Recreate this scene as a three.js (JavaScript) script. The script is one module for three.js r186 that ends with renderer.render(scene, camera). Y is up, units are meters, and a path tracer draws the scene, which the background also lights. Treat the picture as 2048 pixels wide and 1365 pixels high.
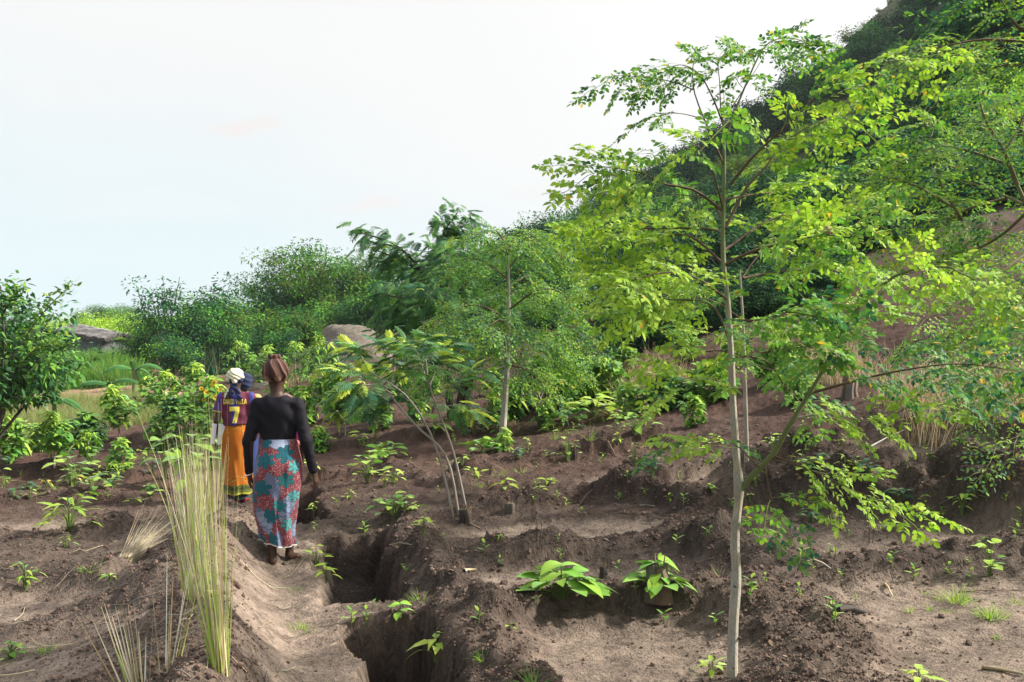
import * as THREE from 'three';
import { mergeGeometries } from 'three/addons/utils/BufferGeometryUtils.js';

// ---------------------------------------------------------------- camera, sky, sun, exposure
const scene = new THREE.Scene();
const F = 2000, CX = 1024, CY = 682.5, EYE = 1.9, PITCH = Math.atan(42.5 / F);
const camera = new THREE.PerspectiveCamera(2 * Math.atan(CY / F) * 180 / Math.PI, 1024 / 682, 0.05, 6000);
camera.position.set(0, EYE, 0);
camera.rotation.x = -PITCH;
const EXPOSURE = 1.85;
const SUN = new THREE.Vector3(0.79, 0.57, -0.24).normalize();
const sun = new THREE.DirectionalLight(new THREE.Color(1, 0.94, 0.82), 5);
sun.position.copy(SUN).multiplyScalar(60); sun.target.position.set(0, 0, -10);
sun.castShadow = true; sun.shadow.radius = 7; sun.shadow.mapSize.set(4096, 4096);
Object.assign(sun.shadow.camera, { left: -40, right: 40, top: 40, bottom: -40, near: 1, far: 160 });
sun.name = 'sun'; scene.add(sun, sun.target);

const clamp = (x, a = 0, b = 1) => Math.min(b, Math.max(a, x));
const sstep = (a, b, x) => { const t = clamp((x - a) / (b - a)); return t * t * (3 - 2 * t); };
const lerp = (a, b, t) => a + (b - a) * t;
function rng(seed) { let s = seed >>> 0; const f = () => { s = (s + 0x6d2b79f5) | 0; let t = Math.imul(s ^ (s >>> 15), 1 | s); t = (t + Math.imul(t ^ (t >>> 7), 61 | t)) ^ t; return ((t ^ (t >>> 14)) >>> 0) / 4294967296; }; f.r = (a, b) => a + (b - a) * f(); f.s = () => f() * 2 - 1; f.pick = (a) => a[Math.floor(f() * a.length)]; return f; }
// gradient-free value noise, -1..1
function hash2(i, j) { let h = Math.imul(i, 374761393) + Math.imul(j, 668265263) | 0; h = Math.imul(h ^ (h >>> 13), 1274126177); return ((h ^ (h >>> 16)) >>> 0) / 2147483648 - 1; }
function noise(x, y) { const i = Math.floor(x), j = Math.floor(y); let u = x - i, v = y - j; u = u * u * u * (u * (u * 6 - 15) + 10); v = v * v * v * (v * (v * 6 - 15) + 10); return lerp(lerp(hash2(i, j), hash2(i + 1, j), u), lerp(hash2(i, j + 1), hash2(i + 1, j + 1), u), v); }
function fbm(x, y, o = 4) { let s = 0, a = 0.5; for (let k = 0; k < o; k++) { s += a * noise(x, y); x = x * 2.03 + 17.1; y = y * 2.03 - 9.7; a *= 0.5; } return s; }
function ridged(x, y, o = 3) { let s = 0, a = 0.5; for (let k = 0; k < o; k++) { s += a * (1 - 2 * Math.abs(noise(x, y))); x = x * 2.1 + 3.3; y = y * 2.1 + 8.1; a *= 0.5; } return s; }

{ // the sky: hazy white towards the sun, pale blue low on the other side, two faint pink clouds
  const W = 2048, H = 1024, data = new Float32Array(W * H * 4);
  for (let r = 0; r < H; r++) for (let c = 0; c < W; c++) {
    const up = ((r + 0.5) / H - 0.5) * Math.PI, ro = ((c + 0.5) / W - 0.5) * 2 * Math.PI;
    const x = Math.cos(ro) * Math.cos(up), z = Math.sin(ro) * Math.cos(up), y = Math.sin(up);
    const fwd = -z, t = clamp(x / Math.max(0.25, Math.hypot(x, z)), -1, 1), e = Math.max(0, y);
    const cs = x * SUN.x + y * SUN.y + z * SUN.z;
    const wob = 0.05 * fbm(x * 4 + 3, y * 9 + z * 2, 4);
    let w = sstep(0.02, 0.30, e * (1 - 0.35 * e) + 0.27 * (t + 0.46) + wob);
    w *= 1 - 0.6 * sstep(0.45, 0.95, e) * sstep(0.9, 0.0, cs); const dim = 1 + 0.3 * sstep(0.3, 0.7, e) * sstep(-0.5, 0.6, cs) - 0.1 * sstep(0.35, -0.6, fwd) * sstep(0.7, -0.1, cs);
    w *= 1 - 0.6 * sstep(0.1, -0.7, fwd) * sstep(0.6, -0.4, cs);
    const glow = Math.pow(Math.max(0, cs), 4) * 1.3;
    const blue = lerp(1, 0.82, sstep(0.3, 1, e));
    let R = lerp(0.75 * blue, 0.94, w) + glow, G = lerp(0.89 * blue, 0.94, w) + glow * 0.96, B = lerp(0.925 * lerp(1, 0.95, sstep(0.3, 1, e)), 0.94, w) + glow * 0.88;
    if (fwd > 0) for (const [px, py, wx, wy] of [[478, 256, 0.05, 0.009], [757, 409, 0.048, 0.008], [1080, 380, 0.06, 0.008], [150, 180, 0.2, 0.03], [330, 420, 0.16, 0.02]]) {
      const dx = (x / fwd - (px - CX) / F) / wx, dy = (y / fwd + (py - 640) / F - 0.004 * dx) / wy;
      const n = fbm(dx * 1.7 + px, dy * 1.1, 4), k = sstep(1.1, 0.15, Math.hypot(dx, dy) + n * 0.9) * (px > 1000 ? 0.3 : px < 400 ? 0.25 : 0.75);
      R = lerp(R, 0.95, k); G = lerp(G, px < 400 ? 0.92 : 0.86, k); B = lerp(B, px < 400 ? 0.93 : 0.84, k);
    }
    if (y < 0) { const k = sstep(0, -0.12, y); R = lerp(R, 0.2, k); G = lerp(G, 0.17, k); B = lerp(B, 0.14, k); }
    const o = (r * W + c) * 4, dk = dim / EXPOSURE; data[o] = R * dk; data[o + 1] = G * dk; data[o + 2] = B * dk; data[o + 3] = 1;
  }
  const sky = new THREE.DataTexture(data, W, H, THREE.RGBAFormat, THREE.FloatType);
  sky.mapping = THREE.EquirectangularReflectionMapping; sky.magFilter = THREE.LinearFilter; sky.needsUpdate = true;
  scene.background = sky; scene.environment = sky;
}
scene.fog = new THREE.FogExp2(new THREE.Color(0.8, 0.9, 1.0), 0.0003);
const renderer = new THREE.WebGLRenderer({ antialias: true });
renderer.setSize(1024, 682);
renderer.toneMapping = THREE.LinearToneMapping;
renderer.toneMappingExposure = EXPOSURE;
renderer.shadowMap.enabled = true;

// ---------------------------------------------------------------- helpers
const V = (x, y, z) => new THREE.Vector3(x, y, z), UP = V(0, 1, 0);
const rgb = (r, g, b) => new THREE.Color(r, g, b);
function at(px, py, d) { // the point at depth d behind a pixel of the photograph
  const x = (px - CX) / F, y = -(py - CY) / F, c = Math.cos(PITCH), s = Math.sin(PITCH);
  const yy = y * c - s, zz = -y * s - c, k = d / -zz;
  return V(x * k, EYE + yy * k, zz * k);
}
const used = new Map();
function numbered(name) { const n = used.get(name) ?? 0; used.set(name, n + 1); return n ? name + '_' + String(n).padStart(3, '0') : name; }
function tag(o, label, category, group, kind) { if (label) o.userData.label = label; if (category) o.userData.category = category; if (group) o.userData.group = group; if (kind) o.userData.kind = kind; return o; }
function thing(name, label, category, pos, turn = 0, group) { const o = new THREE.Group(); o.name = numbered(name); o.position.copy(pos); o.rotation.y = turn; scene.add(o); return tag(o, label, category, group); }
function mesh(name, geo, mat, parent = scene) { const m = new THREE.Mesh(geo.build ? geo.build() : geo, mat); m.name = parent === scene ? numbered(name) : name; m.castShadow = m.receiveShadow = true; parent.add(m); return m; }
// a label that places a thing by the landmark nearest to it in the photograph
const MARKS = [[555, 900, 'the woman in black'], [470, 880, 'the football shirt'], [910, 1030, 'the leaning shrub'], [1003, 860, 'the slim moringa trunk'], [1125, 1165, 'the wider large leaved plant'], [1316, 1150, 'the plant around dead stumps'], [1470, 1150, 'the pale young trunk'], [1143, 770, 'the round bright sapling'], [700, 1130, 'the second pit'], [800, 1300, 'the nearest pit'], [1335, 790, 'the glossy bush on the mound'], [1980, 1110, 'the climbing vine'], [1920, 1190, 'the thick yellow green tuft'], [140, 1010, 'the papaya seedling'], [690, 820, 'the clean pale stem'], [108, 880, 'the slim left sapling'], [285, 1110, 'the straw sheaf'], [1700, 1227, 'the charred log'], [1780, 880, 'the long pale stick'], [1640, 1120, 'the right sandy flat'], [1738, 1070, 'the pair of dry stalks'], [1073, 1050, 'the lone dry stalk'], [918, 850, 'the thick brown trunk'], [1190, 815, 'the long leaved plant'], [1495, 960, 'the second pale trunk'], [150, 960, 'the yellow green bean plant'], [40, 1160, 'the smaller papaya'], [330, 950, 'the drooping broad leaves'], [790, 1010, 'the bean vine'], [195, 690, 'the hut'], [680, 670, 'the boulder'], [1447, 400, 'the young tree'], [1725, 320, 'the light hillside bush']];
const placed = new Set();
function where(what, px, py) {
  const l = MARKS.map(([x, y, n]) => [Math.hypot(x - px, (y - py) * 1.3), x, y, n]).sort((a, b) => a[0] - b[0]);
  for (const far of ['', 'well ']) for (const [, x, y, n] of l.slice(0, 8)) { const dx = px - x, dy = py - y, s = `${what} ${far}${Math.abs(dx) > 2.2 * Math.abs(dy) ? (dx < 0 ? 'left of' : 'right of') : Math.abs(dy) > 2.2 * Math.abs(dx) ? (dy < 0 ? 'behind' : 'in front of') : (dy < 0 ? 'behind and ' : 'in front and ') + (dx < 0 ? 'left of' : 'right of')} ${n}`; if (!placed.has(s) && s.split(' ').length <= 16) { placed.add(s); return s; } }
  return what;
}
function copyThing(o, pos, turn, scale, label, group) { const c = o.clone(); c.name = numbered(o.name.replace(/_\d{3}$/, '')); c.position.copy(pos); c.rotation.y = turn; c.scale.setScalar(scale); c.userData = { ...o.userData }; scene.add(c); return tag(c, label, null, group); }

class Geo { // collects triangles with normals, colours and uv
  constructor() { this.p = []; this.c = []; this.u = []; this.i = []; }
  get n() { return this.p.length / 3; }
  v(x, y, z, c, u = 0, w = 0) { this.p.push(x, y, z); this.c.push(c.r, c.g, c.b); this.u.push(u, w); return this.p.length / 3 - 1; }
  t(a, b, c) { this.i.push(a, b, c); }
  q(a, b, c, d) { this.i.push(a, b, c, a, c, d); }
  build() {
    const g = new THREE.BufferGeometry();
    g.setAttribute('position', new THREE.Float32BufferAttribute(this.p, 3));
    g.setAttribute('color', new THREE.Float32BufferAttribute(this.c, 3));
    g.setAttribute('uv', new THREE.Float32BufferAttribute(this.u, 2));
    g.setIndex(this.i); g.computeVertexNormals(); return g;
  }
}
const tint = (c, r, a = 0.18) => { const k = 1 + a * r.s(), h = 1 + a * 0.5 * r.s(); return rgb(c.r * k * h, c.g * k, c.b * k / h); };
const STATIONS = { broad: [[0, 0.05], [0.1, 0.32], [0.28, 0.48], [0.5, 0.5], [0.72, 0.38], [0.9, 0.16], [1, 0]], kite: [[0, 0], [0.45, 0.5], [1, 0]], oval: [[0, 0.02], [0.28, 0.45], [0.68, 0.46], [1, 0]], lance: [[0, 0.03], [0.3, 0.5], [0.65, 0.36], [1, 0]], heart: [[0, 0.1], [0.12, 0.42], [0.38, 0.5], [0.7, 0.33], [1, 0]], strip: [[0, 0.3], [0.25, 0.5], [0.75, 0.42], [1, 0.12]], paddle: [[0, 0.05], [0.12, 0.32], [0.35, 0.5], [0.65, 0.48], [0.88, 0.3], [1, 0]] };
// a leaf blade from o along dir, its upper face towards nrm, folded along the midrib and drooping
function blade(G, o, dir, nrm, len, wid, c, { kind = 'oval', droop = 0.15, fold = 0.12, flat = false } = {}) {
  const D = dir.clone().normalize(), S = V().crossVectors(D, nrm).normalize(), N = V().crossVectors(S, D).normalize(), st = STATIONS[kind];
  let L = -1, M = -1, R = -1;
  for (let k = 0; k < st.length; k++) {
    const [s, w] = st[k], cx = o.x + D.x * len * s, cy = o.y + D.y * len * s - droop * len * s * s, cz = o.z + D.z * len * s, h = w * wid, f = fold * h;
    let l, m, r;
    if (w < 0.05) l = m = r = G.v(cx, cy, cz, c, 0.5, s);
    else {
      l = G.v(cx - S.x * h + N.x * f, cy - S.y * h + N.y * f, cz - S.z * h + N.z * f, c, 0, s);
      r = G.v(cx + S.x * h + N.x * f, cy + S.y * h + N.y * f, cz + S.z * h + N.z * f, c, 1, s);
      m = flat ? l : G.v(cx, cy, cz, c, 0.5, s);
    }
    if (k) {
      if (flat) { if (L === R) G.t(L, r, l); else if (l === r) G.t(L, R, l); else G.q(L, R, r, l); }
      else {
        if (L === M) { G.t(M, m, l); G.t(M, r, m); } else if (l === m) { G.t(L, M, m); G.t(M, R, m); } else { G.q(L, M, m, l); G.q(M, R, r, m); }
      }
    }
    L = l; M = m; R = r;
  }
}
function spline(pts, n) { return new THREE.CatmullRomCurve3(pts, false, 'centripetal').getPoints(n); }
// tapered tube along points; radius from r0 to r1, or a function of 0..1
function tube(G, pts, r0, r1, c, sides = 6, cJit = 0, rnd = null, knobs = 0) {
  const rad = typeof r0 === 'function' ? r0 : (s) => lerp(r0, r1, s);
  let T = V(), A = V(0.3, 0.2, 1), B = V(), first = -1, len = 0;
  const n = pts.length;
  for (let k = 0; k < n; k++) {
    T.subVectors(pts[Math.min(k + 1, n - 1)], pts[Math.max(k - 1, 0)]).normalize();
    B.crossVectors(T, A).normalize(); A.crossVectors(B, T).normalize();
    if (k) len += pts[k].distanceTo(pts[k - 1]);
    const s = k / (n - 1), row = G.n;
    let rr = rad(s);
    if (knobs && rnd) rr *= 1 + knobs * rnd.s();
    const col = cJit && rnd ? tint(c, rnd, cJit) : c;
    for (let j = 0; j <= sides; j++) {
      const a = j / sides * Math.PI * 2, ca = Math.cos(a) * rr, sa = Math.sin(a) * rr;
      G.v(pts[k].x + A.x * ca + B.x * sa, pts[k].y + A.y * ca + B.y * sa, pts[k].z + A.z * ca + B.z * sa, col, j / sides, len * 4);
    }
    if (k) for (let j = 0; j < sides; j++) G.q(first + j, first + j + 1, row + j + 1, row + j);
    first = row;
  }
  const e = G.v(pts[n - 1].x + T.x * 0.001, pts[n - 1].y + T.y * 0.001, pts[n - 1].z + T.z * 0.001, c);
  for (let j = 0; j < sides; j++) G.t(first + j, first + j + 1, e);
}
function basis(dir, nrm) { const X = dir.clone().normalize(), Z = V().crossVectors(X, nrm).normalize(), Y = V().crossVectors(Z, X); return new THREE.Quaternion().setFromRotationMatrix(new THREE.Matrix4().makeBasis(X, Y, Z)); }

// ---------------------------------------------------------------- materials and textures
const leafM = new THREE.MeshPhysicalMaterial({ vertexColors: true, roughness: 0.94, transmission: 0.5, side: THREE.DoubleSide, specularIntensity: .5, clearcoat: 0.12, clearcoatRoughness: 0.4 }); leafM.name = 'leaf';
const glossM = new THREE.MeshPhysicalMaterial({ vertexColors: true, roughness: 0.95, transmission: 0.3, side: THREE.DoubleSide, specularIntensity: .5, clearcoat: 0.3, clearcoatRoughness: 0.32 }); glossM.name = 'glossy_leaf';
const farM = new THREE.MeshPhysicalMaterial({ vertexColors: true, roughness: 1, transmission: 0.3, specularIntensity: .25, side: THREE.DoubleSide }); farM.name = 'far_leaf';
const dryM = new THREE.MeshPhysicalMaterial({ vertexColors: true, roughness: 1, transmission: 0.35, side: THREE.DoubleSide }); dryM.name = 'dry_grass';
function dataTex(n, f, srgb = false) {
  const d = new Uint8Array(n * n * 4);
  for (let y = 0; y < n; y++) for (let x = 0; x < n; x++) { const c = f(x / n, y / n, x, y), o = (y * n + x) * 4; d[o] = clamp(c[0]) * 255; d[o + 1] = clamp(c[1]) * 255; d[o + 2] = clamp(c[2]) * 255; d[o + 3] = 255; }
  const t = new THREE.DataTexture(d, n, n); t.wrapS = t.wrapT = THREE.RepeatWrapping; t.magFilter = THREE.LinearFilter; t.minFilter = THREE.LinearMipmapLinearFilter; t.generateMipmaps = true; if (srgb) t.colorSpace = THREE.SRGBColorSpace; t.needsUpdate = true; return t;
}
// noise that repeats every unit, at frequency f
function tnoise(u, v, f, k = 0) { const x = u * f, y = v * f, i = Math.floor(x), j = Math.floor(y), w = (a, b) => hash2(((a % f) + f) % f + k * 131, ((b % f) + f) % f + k * 57); let p = x - i, q = y - j; p = p * p * (3 - 2 * p); q = q * q * (3 - 2 * q); return lerp(lerp(w(i, j), w(i + 1, j), p), lerp(w(i, j + 1), w(i + 1, j + 1), p), q); }
const soilSpots = rng(71), pebbles = Array.from({ length: 420 }, () => [soilSpots(), soilSpots(), soilSpots.r(0.0018, 0.006), soilSpots.r(0.2, 1)]);
const pebbleMap = (() => { const n = 1024, a = new Float32Array(n * n); for (const [px, py, pr, ph] of pebbles) { const R = Math.ceil(pr * n); for (let y = -R; y <= R; y++) for (let x = -R; x <= R; x++) { const d = Math.hypot(x, y) / (pr * n); if (d < 1) { const o = ((Math.floor(py * n) + y + n) % n) * n + (Math.floor(px * n) + x + n) % n; a[o] = Math.max(a[o], Math.sqrt(1 - d * d) * ph); } } } return a; })();
const grain = (u, v, x, y) => { const g = 0.5 * tnoise(u, v, 16, 1) + 0.6 * tnoise(u, v, 48, 2) + 0.6 * tnoise(u, v, 120, 3) + 0.5 * tnoise(u, v, 300, 4); return g; };
const soilMap = dataTex(1024, (u, v, x, y) => { const g = grain(u, v) * 0.26 + 0.61, p = pebbleMap[y * 1024 + x], k = g + hash2(x, y) * 0.1 + p * 0.3; return [k, k * (1 - 0.02 * tnoise(u, v, 24, 7)), k * (0.98 + 0.05 * p)]; });
const soilBump = dataTex(1024, (u, v, x, y) => { const k = 0.45 + 0.17 * grain(u, v) + 0.4 * pebbleMap[y * 1024 + x] + hash2(x, y) * 0.03; return [k, k, k]; });
const soilM = new THREE.MeshPhysicalMaterial({ vertexColors: true, map: soilMap, bumpMap: soilBump, bumpScale: 0.022, roughness: 1, specularIntensity: .3 }); soilM.name = 'soil';
const barkMap = dataTex(256, (u, v) => { const k = 0.74 + 0.12 * tnoise(u, v, 24, 2) + 0.1 * tnoise(u, v, 6, 3) + 0.12 * tnoise(u * 1, v, 64, 5) * tnoise(u, v, 8, 9); return [k, k, k]; });
const barkM = new THREE.MeshStandardMaterial({ vertexColors: true, map: barkMap, bumpMap: barkMap, bumpScale: 0.004, roughness: 0.9 }); barkM.name = 'bark';
const stoneM = new THREE.MeshStandardMaterial({ vertexColors: true, map: soilMap, bumpMap: soilBump, bumpScale: 0.02, roughness: 0.95 }); stoneM.name = 'stone';
const plainM = new THREE.MeshStandardMaterial({ vertexColors: true, roughness: 0.9, side: THREE.DoubleSide }); plainM.name = 'plain';

// ---------------------------------------------------------------- terrain
const DS = [3, 5, 8, 12, 16, 20, 30, 45, 60, 90, 120, 180, 300, 1500];
const COLS = [
  [-1.2, [.1, .05, -.15, -.45, -.6, -.75, -1, -1.2, -1.2, -1.2, -1.2, -1.2, -1, -1]],
  [-.51, [.1, .08, -.12, -.33, -.48, -.58, -.85, -1, -1, -1, -1, -1, -1, -1]],
  [-.38, [.1, .08, -.08, -.33, -.45, -.55, -.75, -.8, -.8, -.8, -.8, -.8, -1, -1]],
  [-.27, [.12, .1, 0, -.32, -.42, -.5, -.6, -.6, -.4, 0, 0, -.5, -1, -1]],
  [-.15, [.05, .03, 0, -.12, -.2, -.2, -.1, .2, .8, 2, 2.5, 1, -1, -1]],
  [0, [0, 0, 0, 0, .02, .15, .7, 2, 3.5, 6, 7.5, 5, 0, -1]],
  [.1, [0, 0, .03, .12, .3, .6, 1.8, 3.8, 6, 10, 15, 10, 2, -1]],
  [.2, [0, .02, .08, .25, .65, 1.2, 2.8, 5, 8, 14.5, 21.5, 14, 4, -1]],
  [.35, [0, .03, .15, .5, 1.15, 2, 4, 7, 9.5, 23, 37, 27, 8, -1]],
  [.5, [.05, .1, .25, .8, 1.8, 2.8, 5.3, 9.5, 14, 31, 51, 40, 12, -1]],
  [.8, [.1, .2, .5, 1.3, 2.5, 3.7, 6.8, 12, 18, 39, 62, 48, 15, -1]],
  [2, [.1, .3, .7, 1.6, 2.8, 4, 7, 12, 18, 34, 50, 40, 15, -1]]];
const LD = DS.map((d) => Math.log(d));
function hermite(xs, get, x) {
  const n = xs.length; let i = 0; while (i < n - 2 && x > xs[i + 1]) i++;
  const h = xs[i + 1] - xs[i], t = clamp((x - xs[i]) / h), y0 = get(i), y1 = get(i + 1), s = (y1 - y0) / h;
  const m0 = i ? (y1 - get(i - 1)) / (xs[i + 1] - xs[i - 1]) : s, m1 = i < n - 2 ? (get(i + 2) - y0) / (xs[i + 2] - xs[i]) : s;
  const t2 = t * t, t3 = t2 * t;
  return (2 * t3 - 3 * t2 + 1) * y0 + (t3 - 2 * t2 + t) * h * m0 + (-2 * t3 + 3 * t2) * y1 + (t3 - t2) * h * m1;
}
const CT = COLS.map((c) => c[0]);
function baseH(x, d) { const dd = Math.max(d, 3), t = clamp(x / dd, -1.2, 2), l = Math.log(dd); return hermite(CT, (i) => hermite(LD, (k) => COLS[i][1][k], l), t); }
function march(px, py, h, from = 3, to = 400) { // ground point behind a pixel
  const a = at(px, py, 1), dx = a.x, dy = a.y - EYE;
  let d0 = from;
  for (let d = from; d < to; d *= 1.01) { if (EYE + dy * d < h(dx * d, d)) { let lo = d0, hi = d; for (let k = 0; k < 14; k++) { const m = (lo + hi) / 2; if (EYE + dy * m < h(dx * m, m)) hi = m; else lo = m; } return [dx * hi, hi]; } d0 = d; }
  return [dx * to, to];
}
const crest = (d) => -1.62 - (d - 5) * 0.245 + 0.06 * Math.sin(d * 1.7);
const line = (pts) => pts.map(([px, py]) => march(px, py, baseH));
// earth bunds: [polyline in the photograph, height, width]
const BUNDS = [
  [[[1000, 1262], [1100, 1225], [1250, 1212], [1420, 1212], [1500, 1230]], .17, .2], [[[1400, 1040], [1470, 1110], [1540, 1200], [1640, 1330], [1700, 1420]], .1, .42],
  [[[1560, 1140], [1700, 1160], [1900, 1125], [2060, 1105], [2300, 1080]], .17, .24], [[[1480, 1018], [1620, 1006], [1800, 1018], [2060, 1040], [2300, 1040]], .26, .26],
  [[[930, 1030], [1050, 1015], [1180, 992], [1300, 1006], [1400, 1020]], .16, .24], [[[990, 1120], [1150, 1112], [1330, 1092], [1410, 1100]], .15, .22],
  [[[1270, 968], [1480, 935], [1560, 955], [1750, 940]], .2, .26], [[[960, 950], [1100, 925], [1300, 890], [1440, 880]], .2, .3],
  [[[650, 960], [780, 950], [900, 975]], .13, .25], [[[800, 1045], [860, 1140], [915, 1240], [1020, 1345], [1060, 1440]], .13, .2],
  [[[1700, 900], [1850, 860], [2060, 890]], .25, .4], [[[1560, 900], [1700, 985], [1900, 960], [2060, 975]], .2, .3],
  [[[-60, 962], [120, 950], [290, 955]], .15, .35], [[[-60, 1015], [100, 1005], [260, 1005]], .14, .3], [[[0, 1085], [110, 1082], [220, 1075]], .13, .25], [[[-60, 1190], [60, 1185], [170, 1178]], .14, .25],
  [[[0, 900], [150, 890], [300, 895]], .16, .4], [[[660, 900], [800, 890], [960, 860]], .2, .35], [[[640, 850], [800, 830], [960, 800]], .22, .45], [[[980, 850], [1140, 820], [1300, 790]], .25, .5],
].map(([p, h, w]) => ({ l: line(p), h, w }));
// sandy flats: [px, py, rx, rd]
const FLATS = [[1130, 1060, .8, .32], [1640, 1110, .75, .42], [1560, 985, .9, .4], [1260, 1310, .6, .42], [1850, 1230, 1.1, .6], [1990, 1080, .7, .3], [1400, 945, 1.1, .4], [110, 1050, .7, .35], [40, 1215, .55, .35], [560, 1190, .5, 1.0], [620, 1300, .45, .5], [1090, 1160, .5, .3], [1330, 1165, .4, .25], [1850, 900, 1, .4], [2040, 1340, .8, .5], [150, 1330, .6, .6]].map(([px, py, rx, rd]) => [...march(px, py, baseH), rx, rd]);
const PITS = [{ d0: 4.2, d1: 6.24, c0: -.32, c1: -.77, w: .25, depth: .8 }, { d0: 6.68, d1: 8.75, c0: -1.0, c1: -1.42, w: .28, depth: .4 }, { d0: 9.8, d1: 12.4, c0: -2.12, c1: -2.75, w: .27, depth: .65 }];
function segDist(x, d, l) { let best = 1e9; for (let i = 0; i < l.length - 1; i++) { const ax = l[i][0], ad = l[i][1], bx = l[i + 1][0] - ax, bd = l[i + 1][1] - ad, t = clamp(((x - ax) * bx + (d - ad) * bd) / (bx * bx + bd * bd)), q = Math.hypot(x - ax - bx * t, d - ad - bd * t); if (q < best) best = q; } return best; }
const T = { h: 0, sand: 0, bund: 0, pit: 0, rock: 0, green: 0 };
function rockMask(x, d) { const t = x / Math.max(d, 1); if (d < 26 || t < .22) return 0; const n = fbm(x * .05 + 3, d * .05, 4); return (1 - .75 * sstep(66, 84, d)) * sstep(.1, .28, n + .34 * Math.exp(-(((t - .38) / .1) ** 2)) * Math.exp(-(((d - 50) / 17) ** 2)) - .06 + .1 * Math.exp(-(((t - .36) / .04) ** 2)) * sstep(85, 100, d)); }
function terrain(x, d) {
  let h = baseH(x, d), sand = 0, bund = 0, pit = 0;
  const wx = x + .09 * noise(x * 2.1 + 5, d * 2.1), wd = d + .09 * noise(x * 2.1, d * 2.1 + 31);
  if (d < 24) {
    const near = sstep(24, 15, d);
    const u = wx - crest(d), fl = u < 0 ? .6 : .34, rid = Math.exp(-((u / fl) ** 2)) * sstep(12.6, 8.6, d);
    h += .3 * rid - .06 * Math.exp(-(((u - .58) / .26) ** 2)) * sstep(12.6, 8.6, d); bund = Math.max(bund, rid * .6);
    for (const [fx, fd, rx, rd] of FLATS) { const q = ((wx - fx) / rx) ** 2 + ((wd - fd) / rd) ** 2; if (q < 2.4) { const k = sstep(2.2, .5, q); sand = Math.max(sand, k); h -= .05 * k; } }
    for (const b of BUNDS) { if (d < b.l.lo || d > b.l.hi) continue; const q = segDist(wx, wd, b.l) / b.w + .22 * noise(x * 5.5, d * 5.5) + .1 * noise(x * 13, d * 13); if (q < 2.6) { const k = (.55 * Math.exp(-q * q) + .45 * sstep(1.05, .55, q)) * (.8 + .5 * noise(x * 1.7 + b.h * 50, d * 1.7)); h += 1.3 * b.h * k * near; bund = Math.max(bund, k); } }
    for (const p of PITS) {
      if (d < p.d0 - .5 || d > p.d1 + .5) continue;
      const c = lerp(p.c0, p.c1, (d - p.d0) / (p.d1 - p.d0)), jit = .06 * noise(x * 5, d * 5) + .035 * noise(x * 16, d * 16) + .02 * noise(x * 37, d * 37);
      const q = Math.min(p.w - Math.abs(x - c), d - p.d0, p.d1 - d) + jit, k = sstep(-.03, .09, q);
      if (k > 0) { h = lerp(h, Math.min(h, -p.depth + .05 * noise(x * 3, d * 3) + .12 * sstep(.16, .0, q)), k); pit = Math.max(pit, k); }
      else { const lip = sstep(-.25, 0, q); h += .02 * lip; }
    }
    sand *= 1 - sstep(.25, .6, bund) * .8; sand *= 1 - pit;
  }
  // rough clods, smoother on the flats
  const rough = (1 - .8 * sand) * (.55 + .65 * bund) * (1 - .6 * pit);
  if (d < 60) {
    const mid = sstep(60, 30, d);
    h += mid * rough * (.05 * fbm(x * 1.6, d * 1.6, 3) + .075 * Math.max(0, fbm(x * 4.3 + 9, d * 4.3, 3)) + .075 * Math.max(0, ridged(x * 6.5, d * 6.5 + 2, 2) - .12));
    if (d < 26) h += rough * (.05 * Math.max(-.15, fbm(x * 13, d * 13, 3)) + .026 * Math.max(-.2, fbm(x * 30, d * 30, 2))) + .006 * noise(x * 9, d * 9) * sand;
    if (d > 10) { const k = sstep(10, 15, d) * sstep(55, 40, d); h += k * .1 * (Math.sin((d + .3 * x + 2.2 * noise(x * .3, d * .3)) * (3.6 + noise(x * .1, d * .12))) * (.45 + .4 * noise(x * .5 + 7, d * .5)) + .5 * fbm(x * .9, d * .9, 3)); }
  }
  if (d > 30) { const k = sstep(30, 80, d) * sstep(-.2, .2, x / d); h += k * (2.2 * fbm(x * .045, d * .045, 4) + .9 * fbm(x * .2, d * .2, 3)); }
  T.h = h; T.sand = sand; T.bund = bund; T.pit = pit;
  return h;
}
for (const b of BUNDS) { b.l.lo = Math.min(...b.l.map((q) => q[1])) - 1; b.l.hi = Math.max(...b.l.map((q) => q[1])) + 1; }
const gy = (x, z) => terrain(x, -z);
const onGround = (px, py) => { const [x, d] = march(px, py, terrain); return V(x, terrain(x, d), -d); };

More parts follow.
